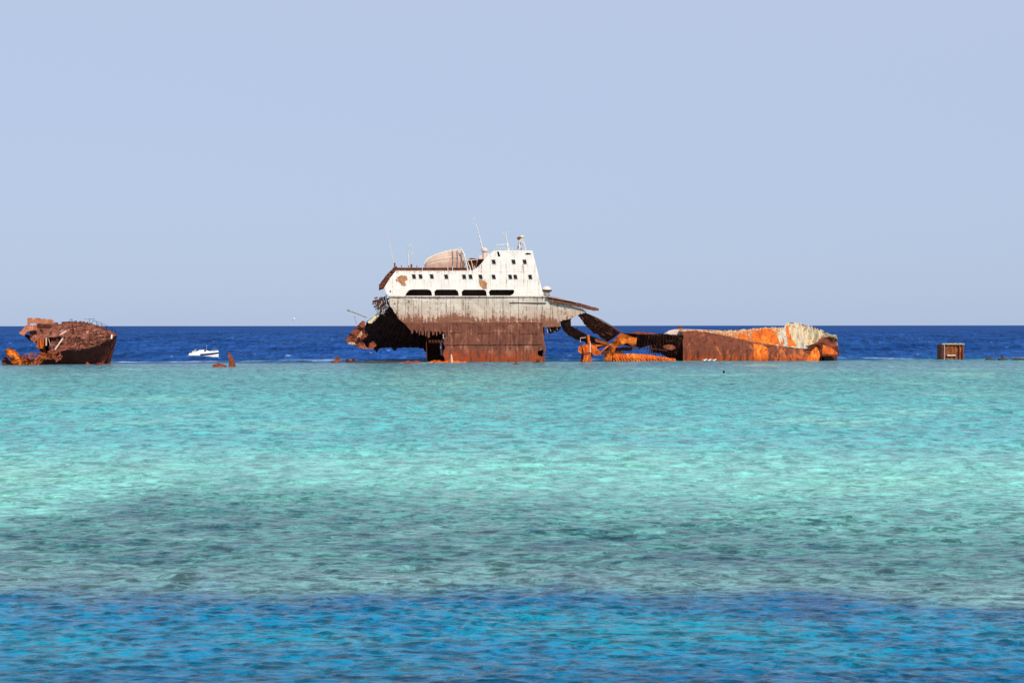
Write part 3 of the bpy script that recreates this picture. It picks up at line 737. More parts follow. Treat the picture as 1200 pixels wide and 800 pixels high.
# ================================================================ toppled fore part on the right
FY = 256.0
fore = empty('toppled_hull', (X(860, FY), 260, 0), 'long rusty hull section lying on its side with orange and cream streaks', 'shipwreck')
def lerp_list(tab, x):
    for (a, va), (b, vb_) in zip(tab, tab[1:]):
        if x <= b: return va + (vb_ - va) * max(0, (x - a) / (b - a))
    return tab[-1][1]
TOP = [(797, 386.4), (820, 387.0), (843, 387.8), (862, 387.4), (880, 385.9), (893, 384.3), (908, 384), (923, 383.7), (927.5, 378.2), (938, 377.8), (948, 380.6), (955, 382.8), (965, 387.5), (975, 392.6), (980, 393.2)]
BND = [(797, 388.6), (815, 388.6), (833, 390), (858, 395), (883, 401), (900, 404), (927, 407), (945, 409), (958, 405), (962, 398), (985, 398)]
def station(px_, part):
    zt, zb = Z(lerp_list(TOP, px_), FY), Z(lerp_list(BND, px_), FY); x_ = X(px_, FY)
    rnd_ = lambda k: .12 * fbm(x_, k * .7, 5, .5)
    if part == 'low':
        r_ = []
        for k in range(11):
            f = k / 10; zz = -1.2 + (zb + 1.2) * f
            r_.append((x_, FY + 1.3 * max(0, f - .35) ** 1.6 * 2.0 + .9 * max(0, .35 - f) + rnd_(k) , zz))
        return r_
    r_ = []; y0 = FY + 1.3 * .65 ** 1.6 * 2.0
    for k in range(9):
        f = k / 8; zz = zb + (zt - zb) * f
        r_.append((x_, y0 - .05 + (zt - zb) * .75 * f + rnd_(k + 20) + .25 * math.sin(x_ * 2.2 + .4 * k) * (.55 if px_ > 925 else .15) + (.12 * math.sin(x_ * 6.1 - .9 * k) if px_ > 925 else .04 * math.sin(x_ * 5)), zz))
    return r_
def surf_y(part, off):
    def f(x, z):
        q = station(x * FPX / FY + 600, part)
        for a, b in zip(q, q[1:]):
            if z <= b[2] or b is q[-1]:
                u = min(1, max(0, (z - a[2]) / max(1e-6, b[2] - a[2]))); return a[1] + (b[1] - a[1]) * u - FY + off
        return off
    return f
mb = MB(); st = [800.5 + k * 2 for k in range(80)]
mb.loft([station(p, 'low') for p in st], False, False)
mb.build('bottom_plating', M['fallen_low'], fore, True)
rnd = random.Random(8)
mb = MB(); stt = [797 + k * 1.5 for k in range(125)]
rg = []
for p in stt:
    r_ = station(p, 'top'); j = rnd.uniform(-.10, .12) * (2.2 if p > 922 else 1)
    r_[-1] = (r_[-1][0], r_[-1][1], r_[-1][2] + j); rg.append(r_)
mb.loft(rg, False, False)
for f_i in range(len(mb.f)):
    c = sum(mb.v[i][0] for i in mb.f[f_i]) / 4; mb.mi[f_i] = 1 if c > X(916 + 6 * math.sin(f_i * .7), FY) else 0
mb.build('side_plating', [M['fallen_side'], M['pale_plate']], fore, False)
# crumpled stem end on the right
mb = MB()
sheet(mb, jag([(944, 406), (957, 402), (963, 396), (972, 394.2), (981, 397), (983, 405), (986, 417), (975, 417.5), (962, 418.5), (961.5, 409), (953, 410)], 2, .5, 41), FY - .1, (), lambda x, z: -.25 * (z - 2.5) + .6 + .25 * (x - X(960, FY)) * .3 + .35 * fbm(x, z, 4, .8), .12, .4)
mb.build('stem_plating', M['red_rust'], fore)
mb = MB()
sheet(mb, jag([(945, 421), (953, 410), (957, 406.5), (960.5, 412), (961, 418), (958.5, 423.5), (944, 423.5)], 2, .4, 42), FY - .9, (), lambda x, z: .3 * (z - 1) + .15 * fbm(x, z, 4, .8), .1, .4)
sheet(mb, jag([(963.5, 414.5), (965, 404.5), (971, 405.5), (979, 411), (982.5, 415), (972, 415.4)], 2, .4, 43), FY - .9, (), lambda x, z: .3 * (z - 1) + .15 * fbm(x, z, 4, .8), .1, .4)
sheet(mb, jag([(883, 423), (884, 403), (888, 403.5), (897, 405.5), (901, 409), (900, 423)], 2, .5, 44), FY, (), surf_y('low', -.05), .03, .3)
sheet(mb, jag([(884, 400), (883, 392), (888, 387.5), (896, 385.6), (905, 385.5), (912, 388), (914, 395), (916, 404.5), (902, 403.2)], 2, 1.2, 47), FY, (), surf_y('top', -.05), .03, .3)
sheet(mb, jag([(866, 396), (868, 391.5), (876, 391), (880, 398)], 2, 1.0, 48), FY, (), surf_y('top', -.05), .03, .3)
sheet(mb, jag([(925, 405.5), (925, 384), (929, 381), (930.5, 398), (936, 406)], 2, .9, 49), FY, (), surf_y('top', -.05), .03, .3)
mb.build_each('orange_scale', M['orange_rust'], fore)
mb = MB()
sheet(mb, jag([(962, 395), (969, 390), (975, 392.4), (980.5, 392.6), (982.3, 397), (983, 403), (985, 414), (980, 408), (972, 402), (966, 400)], 2, .4, 45), FY - .2, (), lambda x, z: 1.0 - .3 * (z - 2.5) + .3 * fbm(x, z, 4, .8), .12, .4)
mb.build('stem_bar', M['pale_plate'], fore)
mb = MB(); mb.box((X(974, FY), FY + 1.5, .35), (2.2, 2.5, .9)); mb.box((X(960, FY), FY + 2.5, 1.2), (1.2, 2.5, 3)); mb.build_each('stem_underside', M['dark_rust'], fore)
# back of the hull so that it is a closed body
mb = MB(); rgs = []
for p in [797 + k * 6 for k in range(31)]:
    q = station(p, 'top')[-1]; rgs.append([(q[0], q[1], q[2] - .05), (q[0], q[1] + 2.2, q[2] - .6), (q[0], q[1] + 4.0, 1.0), (q[0], q[1] + 4.4, -1.0)])
mb.loft(rgs, False, False); mb.build('far_plating', M['fallen_low'], fore)
mb = MB()
sheet(mb, [(778, 391.4), (784, 387.4), (790, 386), (797, 385.6), (820, 386.3), (843, 387.2), (850, 388.4), (830, 388.6), (800, 388.3), (800, 393.5), (790, 392.3)], FY + 2.0, (), None, .3, .6)
mb.build('bilge_edge', M['cover'], fore)
mb = MB(); mb.box(P(796.5, 384.6, FY + 3), (.75, .5, .4)); mb.tube([P(794, 386.2, FY + 3), P(794.5, 382), P(798.5, 382), P(799, 386.2, FY + 3)] if False else [P(794, 386.2, FY + 3), P(794.7, 382, FY + 3), P(798.3, 382, FY + 3), P(799, 386.2, FY + 3)], .10, 6)
mb.build('bollard', M['brown_rust'], fore)
# dark torn mouth between the orange plate and the plated body
def mouth_y(x, z): return 1.2 + 1.1 * (3.8 - z) * .6 + .5 * fbm(x, z, 6, .8)
mo = [(728, 390.3), (740, 390), (760, 391), (780, 391.4), (801.5, 392.6), (802, 423.5), (790, 423), (776, 414), (765, 414), (763.5, 405), (757, 406.5), (751, 409.5), (745, 406), (735, 405), (727, 403)]
mb = MB(); sheet(mb, jag(mo, 1.7, .8, 51, {0, 1, 2, 3, 6, 7, 8, 9, 10, 11, 12, 13}), FY - .6, (), mouth_y, .15, .5)
for k in range(16):
    a = 742 + 3.6 * k; pa, pb = P(a, 392, FY - .6), P(a + rnd.uniform(-1, 1), min(421, 404 + .5 * (a - 742)) + rnd.uniform(-3, 1), FY - .6)
    pa.y = FY - .6 + mouth_y(pa.x, pa.z) - .2; pb.y = FY - .6 + mouth_y(pb.x, pb.z) - .2
    mb.beam(pa, pb, .1, .25, up=(0, 1, 0))
mb.build('torn_mouth_plating', M['dark_rust'], fore)
mb = MB()
sheet(mb, jag([(777, 406), (784, 403.5), (790, 405), (793, 408), (788, 410), (780, 409)], 2, .5, 52), FY - .7, (), lambda x, z: .8 + .3 * fbm(x, z, 6, .9), .1, .5)
sheet(mb, jag([(735, 390.5), (748, 388.6), (762, 389.6), (770, 391.5), (750, 391.6)], 2, .3, 53), FY - .7, (), None, .3, .5)
mb.build_each('torn_flap', M['red_rust'], fore)
mb = MB()
mb.beam(P(763, 404, FY - .8), P(765, 414, FY - .8), .12, .12); mb.beam(P(755, 407, FY - .6), P(782, 411, FY - .6), .1, .14); mb.beam(P(742, 405, FY - .6), P(756, 410, FY - .6), .1, .12)
mb.build_each('bent_stringer', M['dark_rust'], fore)
# orange bent plate and the strip at the waterline
mb = MB()
orp = [(727, 390), (731, 391.5), (746, 396), (745, 404.5), (738, 404.5), (735, 402), (728, 404.5), (721, 408), (719, 423), (708, 423), (708.5, 408), (714, 405), (720, 398)]
sheet(mb, jag(orp, 2, .5, 54), FY - 1.6, (), lambda x, z: -.3 * (z - 2) + .3 * fbm(x, z, 6, .8), .12, .4)
mb.build('bent_orange_plate', M['orange_rust'], fore)
mb = MB()
sheet(mb, jag([(719, 413.5), (730, 414.5), (745, 414.5), (760, 415.5), (775, 418), (792, 420.5), (792, 424), (719, 424)], 2, .4, 55, {0, 1, 2, 3, 4}), FY - 1.9, (), lambda x, z: .5 * (z) + .12 * math.sin(x * 7) + .1 * fbm(x, z, 6, .8), .1, .3)
for k in range(19): mb.beam(P(721 + k * 3.4, 414.5 + .09 * k * 3, FY - 2.0), P(722.4 + k * 3.4, 423.5, FY - 2.1), .1, .1)
mb.build('waterline_strip', M['orange_rust'], fore)
mb = MB(); sheet(mb, jag([(746, 406.5), (722, 407), (719, 413), (724, 416), (732, 415), (728, 411), (740, 411)], 2, .5, 56), FY - .9, (), lambda x, z: .3 * fbm(x, z, 6, .8), .1, .5); mb.build('dark_scrap', M['dark_rust'], fore)  # scrap plate in dark rust below the orange plate
# two long torn girders reaching up to the upright wreck
def girder(name, poly, Y_, sl, seed, mat='dark_rust', e=None):
    mb = MB(); sheet(mb, jag(poly, 1.6, .7, seed, e), Y_, (), lambda x, z: sl * (9 - z) + .25 * fbm(x, z, seed, .8), .25, .5)
    g_ = mb.build(name, M['girder_rust'], fore)
    xs_ = [p[0] for p in poly]; rnd = random.Random(seed); d_ = MB()
    for k in range(26):
        q = (rnd.uniform(min(xs_), max(xs_)), rnd.uniform(min(p[1] for p in poly), max(p[1] for p in poly)))
        if not inside(q, poly): continue
        a = P(q[0], q[1], Y_); a.y = Y_ + sl * (9 - a.z) - .25; an = rnd.choice((-.55, -.5, 1.0, 1.1)) + rnd.uniform(-.2, .2); v_ = Vector((math.cos(an), 0, math.sin(an))) * rnd.uniform(.2, .6)
        v_.y = -sl * v_.z
        d_.beam(a - v_, a + v_, .12, .10)
    d_.build('torn_stiffener', M['brown_rust'], fore)
    return g_
M['girder_rust'] = rust('girder_rust', (.03, .010, .007), (.13, .036, .018), (.36, .10, .03), .5, .3, 1.6, bump=1.0)
girder('upper_girder', [(677.5, 369.5), (683, 365.8), (692, 368.5), (703, 374.3), (716, 381.6), (729, 389.6), (722, 396), (715, 401), (704.5, 394.5), (695, 388), (686.5, 380.5), (683, 375)], 251.0, 1.0, 61, e={6, 7, 8, 9, 10, 11})
girder('lower_girder', [(655.5, 376), (662, 373.5), (669.3, 373), (670, 382), (680, 387.3), (690, 392.5), (702, 396.5), (714, 400.2), (716, 405.5), (704, 404.5), (692.5, 402), (684, 400.5), (676, 398), (668, 393.5), (662, 388)], 251.0, 1.0, 62, e={8, 9, 10, 11, 12, 13, 14})
mb = MB()
mb.beam(P(684, 365.9, 250.9), P(704, 374.4, 250.9), .15, .12); mb.beam(P(704, 374.4, 250.9), P(729, 389.2, 252.5), .15, .12)
mb.beam(P(697, 397.5, 250.8), P(714, 402.5, 251.4), .1, .35)
mb.build_each('girder_flange', M['brown_rust'], fore)
mb = MB()
for a in ((696, 404.5, 716, 406), (698, 408, 712, 404), (700, 412, 716, 408), (704, 415, 714, 411), (690, 402, 704, 405)):
    mb.beam(P(a[0], a[1], 253.5), P(a[2], a[3], 254), .12, .3)
mb.build_each('broken_strut', M['dark_rust'], fore)
mb = MB(); mb.beam(P(695, 406, 253), P(711, 402.5, 253.2), .1, .32); mb.beam(P(700, 416, 253), P(713, 405, 253.2), .1, .2); mb.beam(P(698, 399.5, 252.6), P(716, 404, 253.2), .1, .2); mb.build_each('orange_strut', M['orange_rust'], fore)

# ================================================================ orange deck machinery standing on the reef
WY = 251.0
win = empty('winch_wreckage', (X(690, WY), WY, 0), 'bright orange rusted winch remains standing on the reef under the torn girders', 'winch')
mb = MB(); ax = Vector((1, .25, .15)).to_track_quat('Z', 'Y')
mb.lathe(P(682, 411.5, WY), [(1.0, 0), (1.0, .15), (.5, .2), (.45, 1.4), (1.1, 1.5), (1.1, 1.65), (.4, 1.7), (.35, 2.6), (.05, 2.65)], 14, axis=ax)
mb.build('drum', M['orange_rust'], win)
mb = MB()
for a, b in (((678, 406.5), (690, 414)), ((684, 424), (688, 405)), ((689, 392.5), (691, 412)), ((692, 424), (689, 408)), ((690, 409), (704, 415)), ((686, 424), (694, 410)), ((677.5, 410.5), (686, 409))):
    mb.beam(P(*a, WY - .5), P(*b, WY - .3), .22, .45)
mb.build_each('stand', M['orange_rust'], win)
mb = MB()
sheet(mb, jag([(683, 404), (689, 402), (696, 405), (703, 411), (705, 416), (697, 416), (690, 413), (684, 415), (678, 412)], 2, .8, 71), WY - .6, (), lambda x, z: .4 * fbm(x, z, 6, .9), .15, .4)
mb.build('housing', M['orange_rust'], win)
mb = MB(); mb.tube([P(680, 401, WY), P(680.2, 396, WY), P(689, 395.4, WY)], .07, 6); mb.tube([P(691.4, 400, WY - .7), P(691.5, 413, WY - .7)], .09, 6); mb.build_each('pipe', M['cover'], win)
mb = MB(); mb.beam(P(687.5, 393, WY + .2), P(688.5, 405, WY), .5, .35); mb.beam(P(681, 424, WY), P(684, 412, WY), .2, .4); mb.build_each('bracket', M['dark_rust'], win)

# ================================================================ bow wreck on the left
BY = 234.0
bow = empty('bow_wreck', (X(85, BY), 238, 0), 'reddish brown broken bow section with bent railing and orange torn plates', 'shipwreck')
def dk_y(x, z):      # crumpled deck leaning towards the camera: high edge farther away
    return 1.2 * max(0, z - Z(410, BY)) + .35 * fbm(x, z, 2, .6) + .22 * fbm(x, z, 7, 1.8)
deck = [(62, 412), (80, 409.5), (100, 408.3), (112, 405.5), (122, 400.5), (134, 391.8), (128, 388.2), (118, 384.3), (108, 381.3), (95, 378.3), (82, 376.6), (70, 376), (62, 380), (56, 392), (60, 402)]
mb = MB(); sheet(mb, jag(deck, 2.5, .4, 81), BY, (), dk_y, .15, .45)
mb.build('crumpled_deck', M['bow_plate'], bow)
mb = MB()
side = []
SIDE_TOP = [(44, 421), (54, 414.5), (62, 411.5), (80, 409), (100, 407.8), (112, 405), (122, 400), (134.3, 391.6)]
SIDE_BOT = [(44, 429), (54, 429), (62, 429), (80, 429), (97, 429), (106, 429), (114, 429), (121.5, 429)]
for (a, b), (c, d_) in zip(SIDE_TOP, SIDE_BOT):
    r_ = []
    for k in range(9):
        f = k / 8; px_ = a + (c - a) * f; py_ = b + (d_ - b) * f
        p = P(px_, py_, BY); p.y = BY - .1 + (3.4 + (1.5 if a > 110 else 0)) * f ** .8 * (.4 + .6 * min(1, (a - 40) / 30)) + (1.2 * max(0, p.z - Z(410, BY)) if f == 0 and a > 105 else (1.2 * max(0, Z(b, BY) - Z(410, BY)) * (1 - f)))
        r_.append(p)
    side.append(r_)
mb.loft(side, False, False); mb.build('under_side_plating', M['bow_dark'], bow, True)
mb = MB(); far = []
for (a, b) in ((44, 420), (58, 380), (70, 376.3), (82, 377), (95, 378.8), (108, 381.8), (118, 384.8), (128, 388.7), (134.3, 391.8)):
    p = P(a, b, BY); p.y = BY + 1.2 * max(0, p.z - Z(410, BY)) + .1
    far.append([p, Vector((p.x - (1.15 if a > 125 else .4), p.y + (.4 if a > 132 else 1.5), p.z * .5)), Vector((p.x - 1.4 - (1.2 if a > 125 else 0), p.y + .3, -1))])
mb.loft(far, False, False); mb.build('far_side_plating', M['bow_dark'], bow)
mb = MB(); mb.beam(P(134.2, 391.5, BY + 2.6), P(133.6, 396.5, BY + 2.3), .22, .22); mb.build('stem_head', M['cover'], bow)
# broken clutter lying all over the crumpled deck
rnd = random.Random(21)
mbs = [MB(), MB(), MB()]
for k in range(190):
    px_ = rnd.uniform(60, 128); lo = 409 - max(0, (px_ - 100)) * .45; hi = 379 + max(0, px_ - 90) * .27
    py_ = rnd.uniform(hi + 1, lo) if rnd.random() < .5 else rnd.uniform((hi + lo) / 2, lo + .5)
    p = P(px_, py_, BY); p.y = BY + dk_y(p.x, p.z) - .15
    a = rnd.uniform(0, 3.14); L = rnd.uniform(.12, .7)
    d_ = Vector((math.cos(a), -.2 * math.sin(a), .7 * math.sin(a))) * L
    mbs[k % 3].beam(p - d_, p + d_, rnd.uniform(.04, .16), rnd.uniform(.04, .12))
mbs[0].build('deck_scrap', M['bow_plate'], bow); mbs[1].build('deck_scrap', M['dark_rust'], bow); mbs[2].build('deck_scrap', M['brown_rust'], bow)
# railing and bulwark top along the far edge
RAIL = [(63, 377), (72, 376.6), (82, 377), (92, 378), (101, 380), (110, 382.6), (119, 386), (127, 389), (133, 391.8)]
mb = MB()
def rp(a, b): p = P(a, b, BY); p.y = BY + 1.2 * (Z(b, BY) - Z(410, BY)) + .2; return p
mb.tube([rp(*q) for q in RAIL], .14, 6)
mb.build('bulwark_top', M['dark_rust'], bow)
mb = MB(); rnd = random.Random(2)
posts = [(72, 376.6), (74, 376.7), (76, 376.8), (97.5, 379), (101, 380), (106, 381.3), (113, 383.6), (120, 386.4), (127, 389), (132, 391)]
tops = []
for a, b in posts:
    q = rp(a, b); h_ = .75 if a > 90 else .55; lean = rnd.uniform(-.12, .12); tp = q + Vector((lean, 0, h_)); mb.tube([q, tp], .035, 5); tops.append(tp)
mb.tube(tops[4:], .03, 5); mb.tube([t_ - Vector((0, 0, .35)) for t_ in tops[5:]], .025, 5)
mb.tube([tops[3] + Vector((-.1, 0, .1)), tops[3] + Vector((.9, 0, 0.05))], .03, 5)
mb.tube([tops[3], tops[3] + Vector((-.9, 0, .15))], .02, 5)
mb.build_each('railing', M['black'], bow)
mb = MB()
for a in (80, 86, 90, 94.5, 99, 108, 115): q = rp(a, lerp_list(RAIL, a)); mb.box(q + Vector((0, -.2, .12)), (.3, .3, .35))
mb.build_each('chock', M['brown_rust'], bow)
# upper left folded plates
mb = MB()
sheet(mb, jag([(34, 372), (44, 371.6), (56, 373), (63, 373.4), (67, 376.4), (60, 377.6), (48, 378.2), (38, 378), (35, 381)], 2, .4, 91), BY + 1.6, (), lambda x, z: .3 * (z - 6) + .12 * fbm(x, z, 6, .8), .2, .5)
sheet(mb, jag([(33.5, 380), (46, 379.6), (47, 386), (36, 387), (33, 393), (26.5, 389.5)], 2, .4, 92), BY + 1.2, (), lambda x, z: .5 * (z - 6) + .2 * fbm(x, z, 6, .8), .15, .5)
mb.build_each('folded_bulwark', rust('pinkish_rust', (.12, .035, .02), (.36, .125, .062), (.55, .25, .15), .45, .3, 2.2, bump=1.0), bow)
mb = MB()
sheet(mb, jag([(34.5, 385), (48, 384), (66, 383), (70, 386), (74.5, 392), (66, 394.5), (56, 395.5), (49, 396.5), (44, 401), (38, 396)], 2, .6, 93), BY + 1.0, (), lambda x, z: .7 * (z - 4) + .25 * fbm(x, z, 6, .7), .15, .45)
sheet(mb, jag([(48, 377.5), (68, 377), (72, 383), (62, 386), (50, 385.5)], 2, .5, 94), BY + 2.4, [[(49, 379.5), (56, 379), (62, 380), (60, 383), (51, 383)]], lambda x, z: .4 * (z - 4) + .25 * fbm(x, z, 6, .7), .15, .45)
mb.build_each('torn_deck_plate', M['bow_plate'], bow)
mb = MB()
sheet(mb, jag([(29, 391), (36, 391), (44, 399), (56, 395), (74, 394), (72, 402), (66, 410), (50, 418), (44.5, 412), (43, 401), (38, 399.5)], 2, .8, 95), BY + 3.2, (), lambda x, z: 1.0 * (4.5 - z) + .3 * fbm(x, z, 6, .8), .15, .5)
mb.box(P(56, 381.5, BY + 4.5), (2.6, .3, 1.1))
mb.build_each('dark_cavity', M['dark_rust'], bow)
mb = MB()
for a, b, c, d_ in ((47.5, 396, 48, 406), (50.5, 396, 50.5, 405.5), (53.5, 396, 53, 405)): mb.beam(P(a, b, BY + 1.0), P(c, d_, BY + 1.2), .30, .2)
sheet(mb, jag([(45, 404), (54, 403), (53, 407), (47, 407.5)], 2, .4, 3), BY + 1.2, (), None, .1, .5)
mb.build_each('orange_stay', M['orange_rust'], bow)
mb = MB(); mb.beam(P(57.2, 395, BY + .8), P(57, 404, BY + 1), .22, .1); mb.beam(P(67, 409, BY - .1), P(76.5, 395.5, BY + .8), .16, .16); mb.beam(P(73, 391.5, BY + .8), P(80.5, 387, BY + 1.5), .2, .14); mb.beam(P(60, 396, BY + 1), P(62, 404, BY + 1), .07, .07)
mb.build_each('bent_strut', M['cover'], bow)
# orange torn foot reaching out to the left along the water
mb = MB()
of = [(9.5, 409.5), (13, 407.5), (17, 407), (22, 410.5), (26, 415), (29.5, 418), (36, 417.2), (40, 420), (46, 417.5), (54, 414), (66, 411), (75, 411.5), (66, 414.5), (56, 419), (50, 424), (46, 428.5), (20, 428.5), (14, 423.5), (15.5, 421), (12, 418.5), (10.8, 415)]
sheet(mb, jag(of, 2, .7, 96), BY - 1.0, [[(12.5, 416.5), (15, 416.4), (15.6, 418.8), (13.2, 419.4)]], lambda x, z: -.35 * (z - 1) + .5 * fbm(x, z, 6, .9) + .2 * fbm(x, z, 16, 2.2), .12, .35)
mb.build('orange_torn_plating', M['orange_rust'], bow)
rnd = random.Random(4); mb = MB()
for k in range(46):
    px_ = rnd.uniform(30, 76); py_ = rnd.uniform(413, 426) - max(0, px_ - 45) * .18
    c = P(px_, py_, BY - 1.6); a = rnd.uniform(-.5, 1.2); d_ = Vector((math.cos(a), .3, math.sin(a))) * rnd.uniform(.15, .5)
    mb.beam(c - d_, c + d_, .12, .2)
mb.build('shattered_plating', M['red_rust'], bow)
mb = MB(); sheet(mb, jag([(4, 421.5), (8, 419), (12, 421), (20, 425), (34, 427), (45, 429), (20, 429.5), (6, 429)], 2, .6, 97), BY - .4, (), lambda x, z: .4 * fbm(x, z, 6, .9), .4, .4)
mb.box(P(9.5, 419.2, BY - .3), (.6, .5, .5)); mb.build_each('dark_footing', M['dark_rust'], bow)

# ================================================================ things lying about on the reef
def chunk(mb, px0, px1, pyt, Y_, seed, sub=1.0, n=7):
    """a low lump of corroded scrap or rock: irregular closed body"""
    rnd = random.Random(seed); rings = []
    a0, a1 = X(px0, Y_), X(px1, Y_); ht = Z(pyt, Y_)
    for i in range(n + 1):
        f = i / n; w = (math.sin(math.pi * min(1, max(0, f))) ** .6 + .05) * (a1 - a0) * .35; h_ = ht * (math.sin(math.pi * f) ** .5 + .05) * rnd.uniform(.45, 1.0)
        rings.append([(a0 + (a1 - a0) * f + rnd.uniform(-.05, .05), Y_ + w * math.cos(t_) * rnd.uniform(.8, 1.1), -.3 + (h_ + .3) * max(0, math.sin(t_)) * rnd.uniform(.85, 1.0)) for t_ in [math.pi * k / 7 for k in range(8)]])
    mb.loft(rings, True, True)
def tag(o, label, cat, group=None):
    o['label'] = label; o['category'] = cat
    if group: o['group'] = group
    return o
def base_mesh(name, mb, mat, loc, label, cat, group=None):
    """one-mesh thing with its origin at its base"""
    o = mb.build(name, mat); me = o.data
    for v in me.vertices: v.co -= Vector(loc)
    o.location = loc; return tag(o, label, cat, group)
QY = 221.0
mb = MB(); chunk(mb, 248, 266, 425.6, QY, 3)
sheet(mb, jag([(249, 427), (256, 425), (265, 427.6), (263, 430), (249, 430)], 2, .4, 5), QY - .5, (), None, .3, .4)
base_mesh('scrap_mound', mb, M['red_rust'], (X(257, QY), QY, 0), 'low flat rusty scrap awash beside the small upright fin left of the wreck', 'wreckage', 'small wreckage on the reef')
mb = MB(); sheet(mb, jag([(267, 430.8), (268.2, 424), (267.2, 415.5), (269.2, 414), (272, 418.5), (274.5, 425), (276.5, 430.8)], 1.6, .4, 6), QY, (), lambda x, z: .15 * fbm(x, z, 2, 1), .5, .4)
mb.box(P(268.5, 414.5, QY + .2), (.25, .3, .4))
base_mesh('scrap_fin', mb, M['red_rust'], (X(271, QY), QY, 0), 'small upright dark red steel fin standing in shallow water near the motorboat', 'wreckage', 'small wreckage on the reef')
mb = MB(); chunk(mb, 387, 401, 420, 245, 13); mb.box(P(395.5, 419.5, 248), (.7, .6, .5)); mb.beam(P(393, 423, 248), P(396.5, 417.5, 248), .12, .2)
base_mesh('scrap_lump', mb, M['brown_rust'], (X(394, 248), 248, 0), 'small brown scrap lump at the far left end of the low reef line', 'wreckage', 'small wreckage on the reef')
mb = MB(); chunk(mb, 404, 416, 420.4, 245, 17); mb.box(P(414, 422, 248), (.5, .6, .6)); mb.box(P(407, 422.2, 248), (.5, .6, .5))
base_mesh('scrap_lump', mb, M['dark_rust'], (X(410, 248), 248, 0), 'black scrap lump below the overhanging torn stern', 'wreckage', 'small wreckage on the reef')
mb = MB(); chunk(mb, 414, 480, 421.8, 244.5, 23, n=24)
base_mesh('reef_ledge', mb, M['rock'], (X(447, 244.5), 244.5, 0), 'thin dark ledge awash under the broken stern overhang', 'reef ledge')
mb = MB(); chunk(mb, 468, 497, 421.2, 243.2, 29, n=14)
base_mesh('scrap_plate', mb, M['red_rust'], (X(482, 243.2), 243.2, 0), 'flat reddish plate awash between the dark ledge and upright hull', 'wreckage', 'small wreckage on the reef')
mb = MB(); chunk(mb, 500, 548, 421.2, 247.8, 31, n=16); mb.box(P(512, 423.0, 247.0), (1.2, .6, .3))
base_mesh('scrap_plate', mb, M['orange_rust'], (X(524, 247.8), 247.8, 0), 'orange rusted plate lying at the foot of the upright hull', 'wreckage', 'small wreckage on the reef')
mb = MB(); mb.tube([P(529.6, 427, 245.5), P(529.3, 419, 245.5), P(528.6, 415.2, 245.5)], .17, 8, r2=.10); mb.beam(P(527, 425, 245.6), P(528.4, 418, 245.6), .2, .3, 1)
base_mesh('leaning_post', mb, [M['cover'], M['orange_rust']], (X(529.5, 245.5), 245.5, 0), 'short pale orange post standing before the rusty lower hull', 'post')
mb = MB(); chunk(mb, 601.5, 609, 424, 233, 37, n=6); mb.beam(P(605, 427, 233), P(604.6, 421.6, 233), .22, .25)
base_mesh('scrap_stub', mb, M['brown_rust'], (X(605, 233), 233, 0), 'small dark stub poking from shallow water in front of the upright hull', 'wreckage', 'small wreckage on the reef')
mb = MB(); chunk(mb, 623, 640, 423.4, 244, 41, n=8); mb.box(P(630, 423, 244), (.5, .5, .5))
base_mesh('scrap_lump', mb, M['dark_rust'], (X(631, 244), 244, 0), 'dark scrap lump at the right foot of the upright hull', 'wreckage', 'small wreckage on the reef')
for i, (a, b, c, Y_, lab) in enumerate(((724, 738, 424.4, 247, 'small dark rusty lump awash left of a longer one below orange strip'), (744, 757, 424.6, 246.5, 'rusty lump awash midway below the orange waterline strip'), (760, 774, 424.4, 247, 'dark rusty lump awash nearest the plated toppled hull'))):
    mb = MB(); chunk(mb, a, b, c, Y_, 50 + i, n=7); base_mesh('scrap_lump', mb, M['brown_rust'], (X((a + b) / 2, Y_), Y_, 0), lab, 'wreckage', 'small wreckage on the reef')
mb = MB(); chunk(mb, 102, 146, 426.6, 231, 61, n=16)
for a in ((101, 424.5, 108, 429.5), (112, 429, 115, 425), (117, 429, 116, 424.5), (124, 429, 128, 426)): mb.beam(P(a[0], a[1], 230.4), P(a[2], a[3], 230.4), .15, .3)
base_mesh('scrap_heap', mb, M['red_rust'], (X(124, 231), 231, 0), 'low heap of red scrap in the water under the pointed bow', 'wreckage', 'small wreckage on the reef')
mb = MB(); mb.lathe((X(848.3, 191), 191, -.2), [(.10, 0), (.16, .15), (.12, .45), (.03, .55)], 9)
base_mesh('marker_float', mb, M['black'], (X(848.3, 191), 191, 0), 'tiny black float on the lagoon in front of the toppled hull', 'float')

# rocks awash at the far right
for i, (a, b, c, Y_, lab) in enumerate(((1154, 1167, 418.6, 261, 'leftmost low dark rock awash beyond the rusty tank'), (1169, 1181, 417.6, 261, 'pointed middle rock with a small spike awash beyond the rusty tank'), (1183, 1206, 418.8, 261.5, 'longest flat rock awash at the right edge'))):
    mb = MB(); chunk(mb, a, b, c, Y_, 70 + i, n=9)
    if i == 1: mb.lathe(P(1174.5, 419.5, Y_), [(.3, 0), (.15, .3), (.12, .55), (.02, .6)], 7)
    base_mesh('reef_rock', mb, M['rock'], (X((a + b) / 2, Y_), Y_, 0), lab, 'rock', 'rocks awash on the reef')

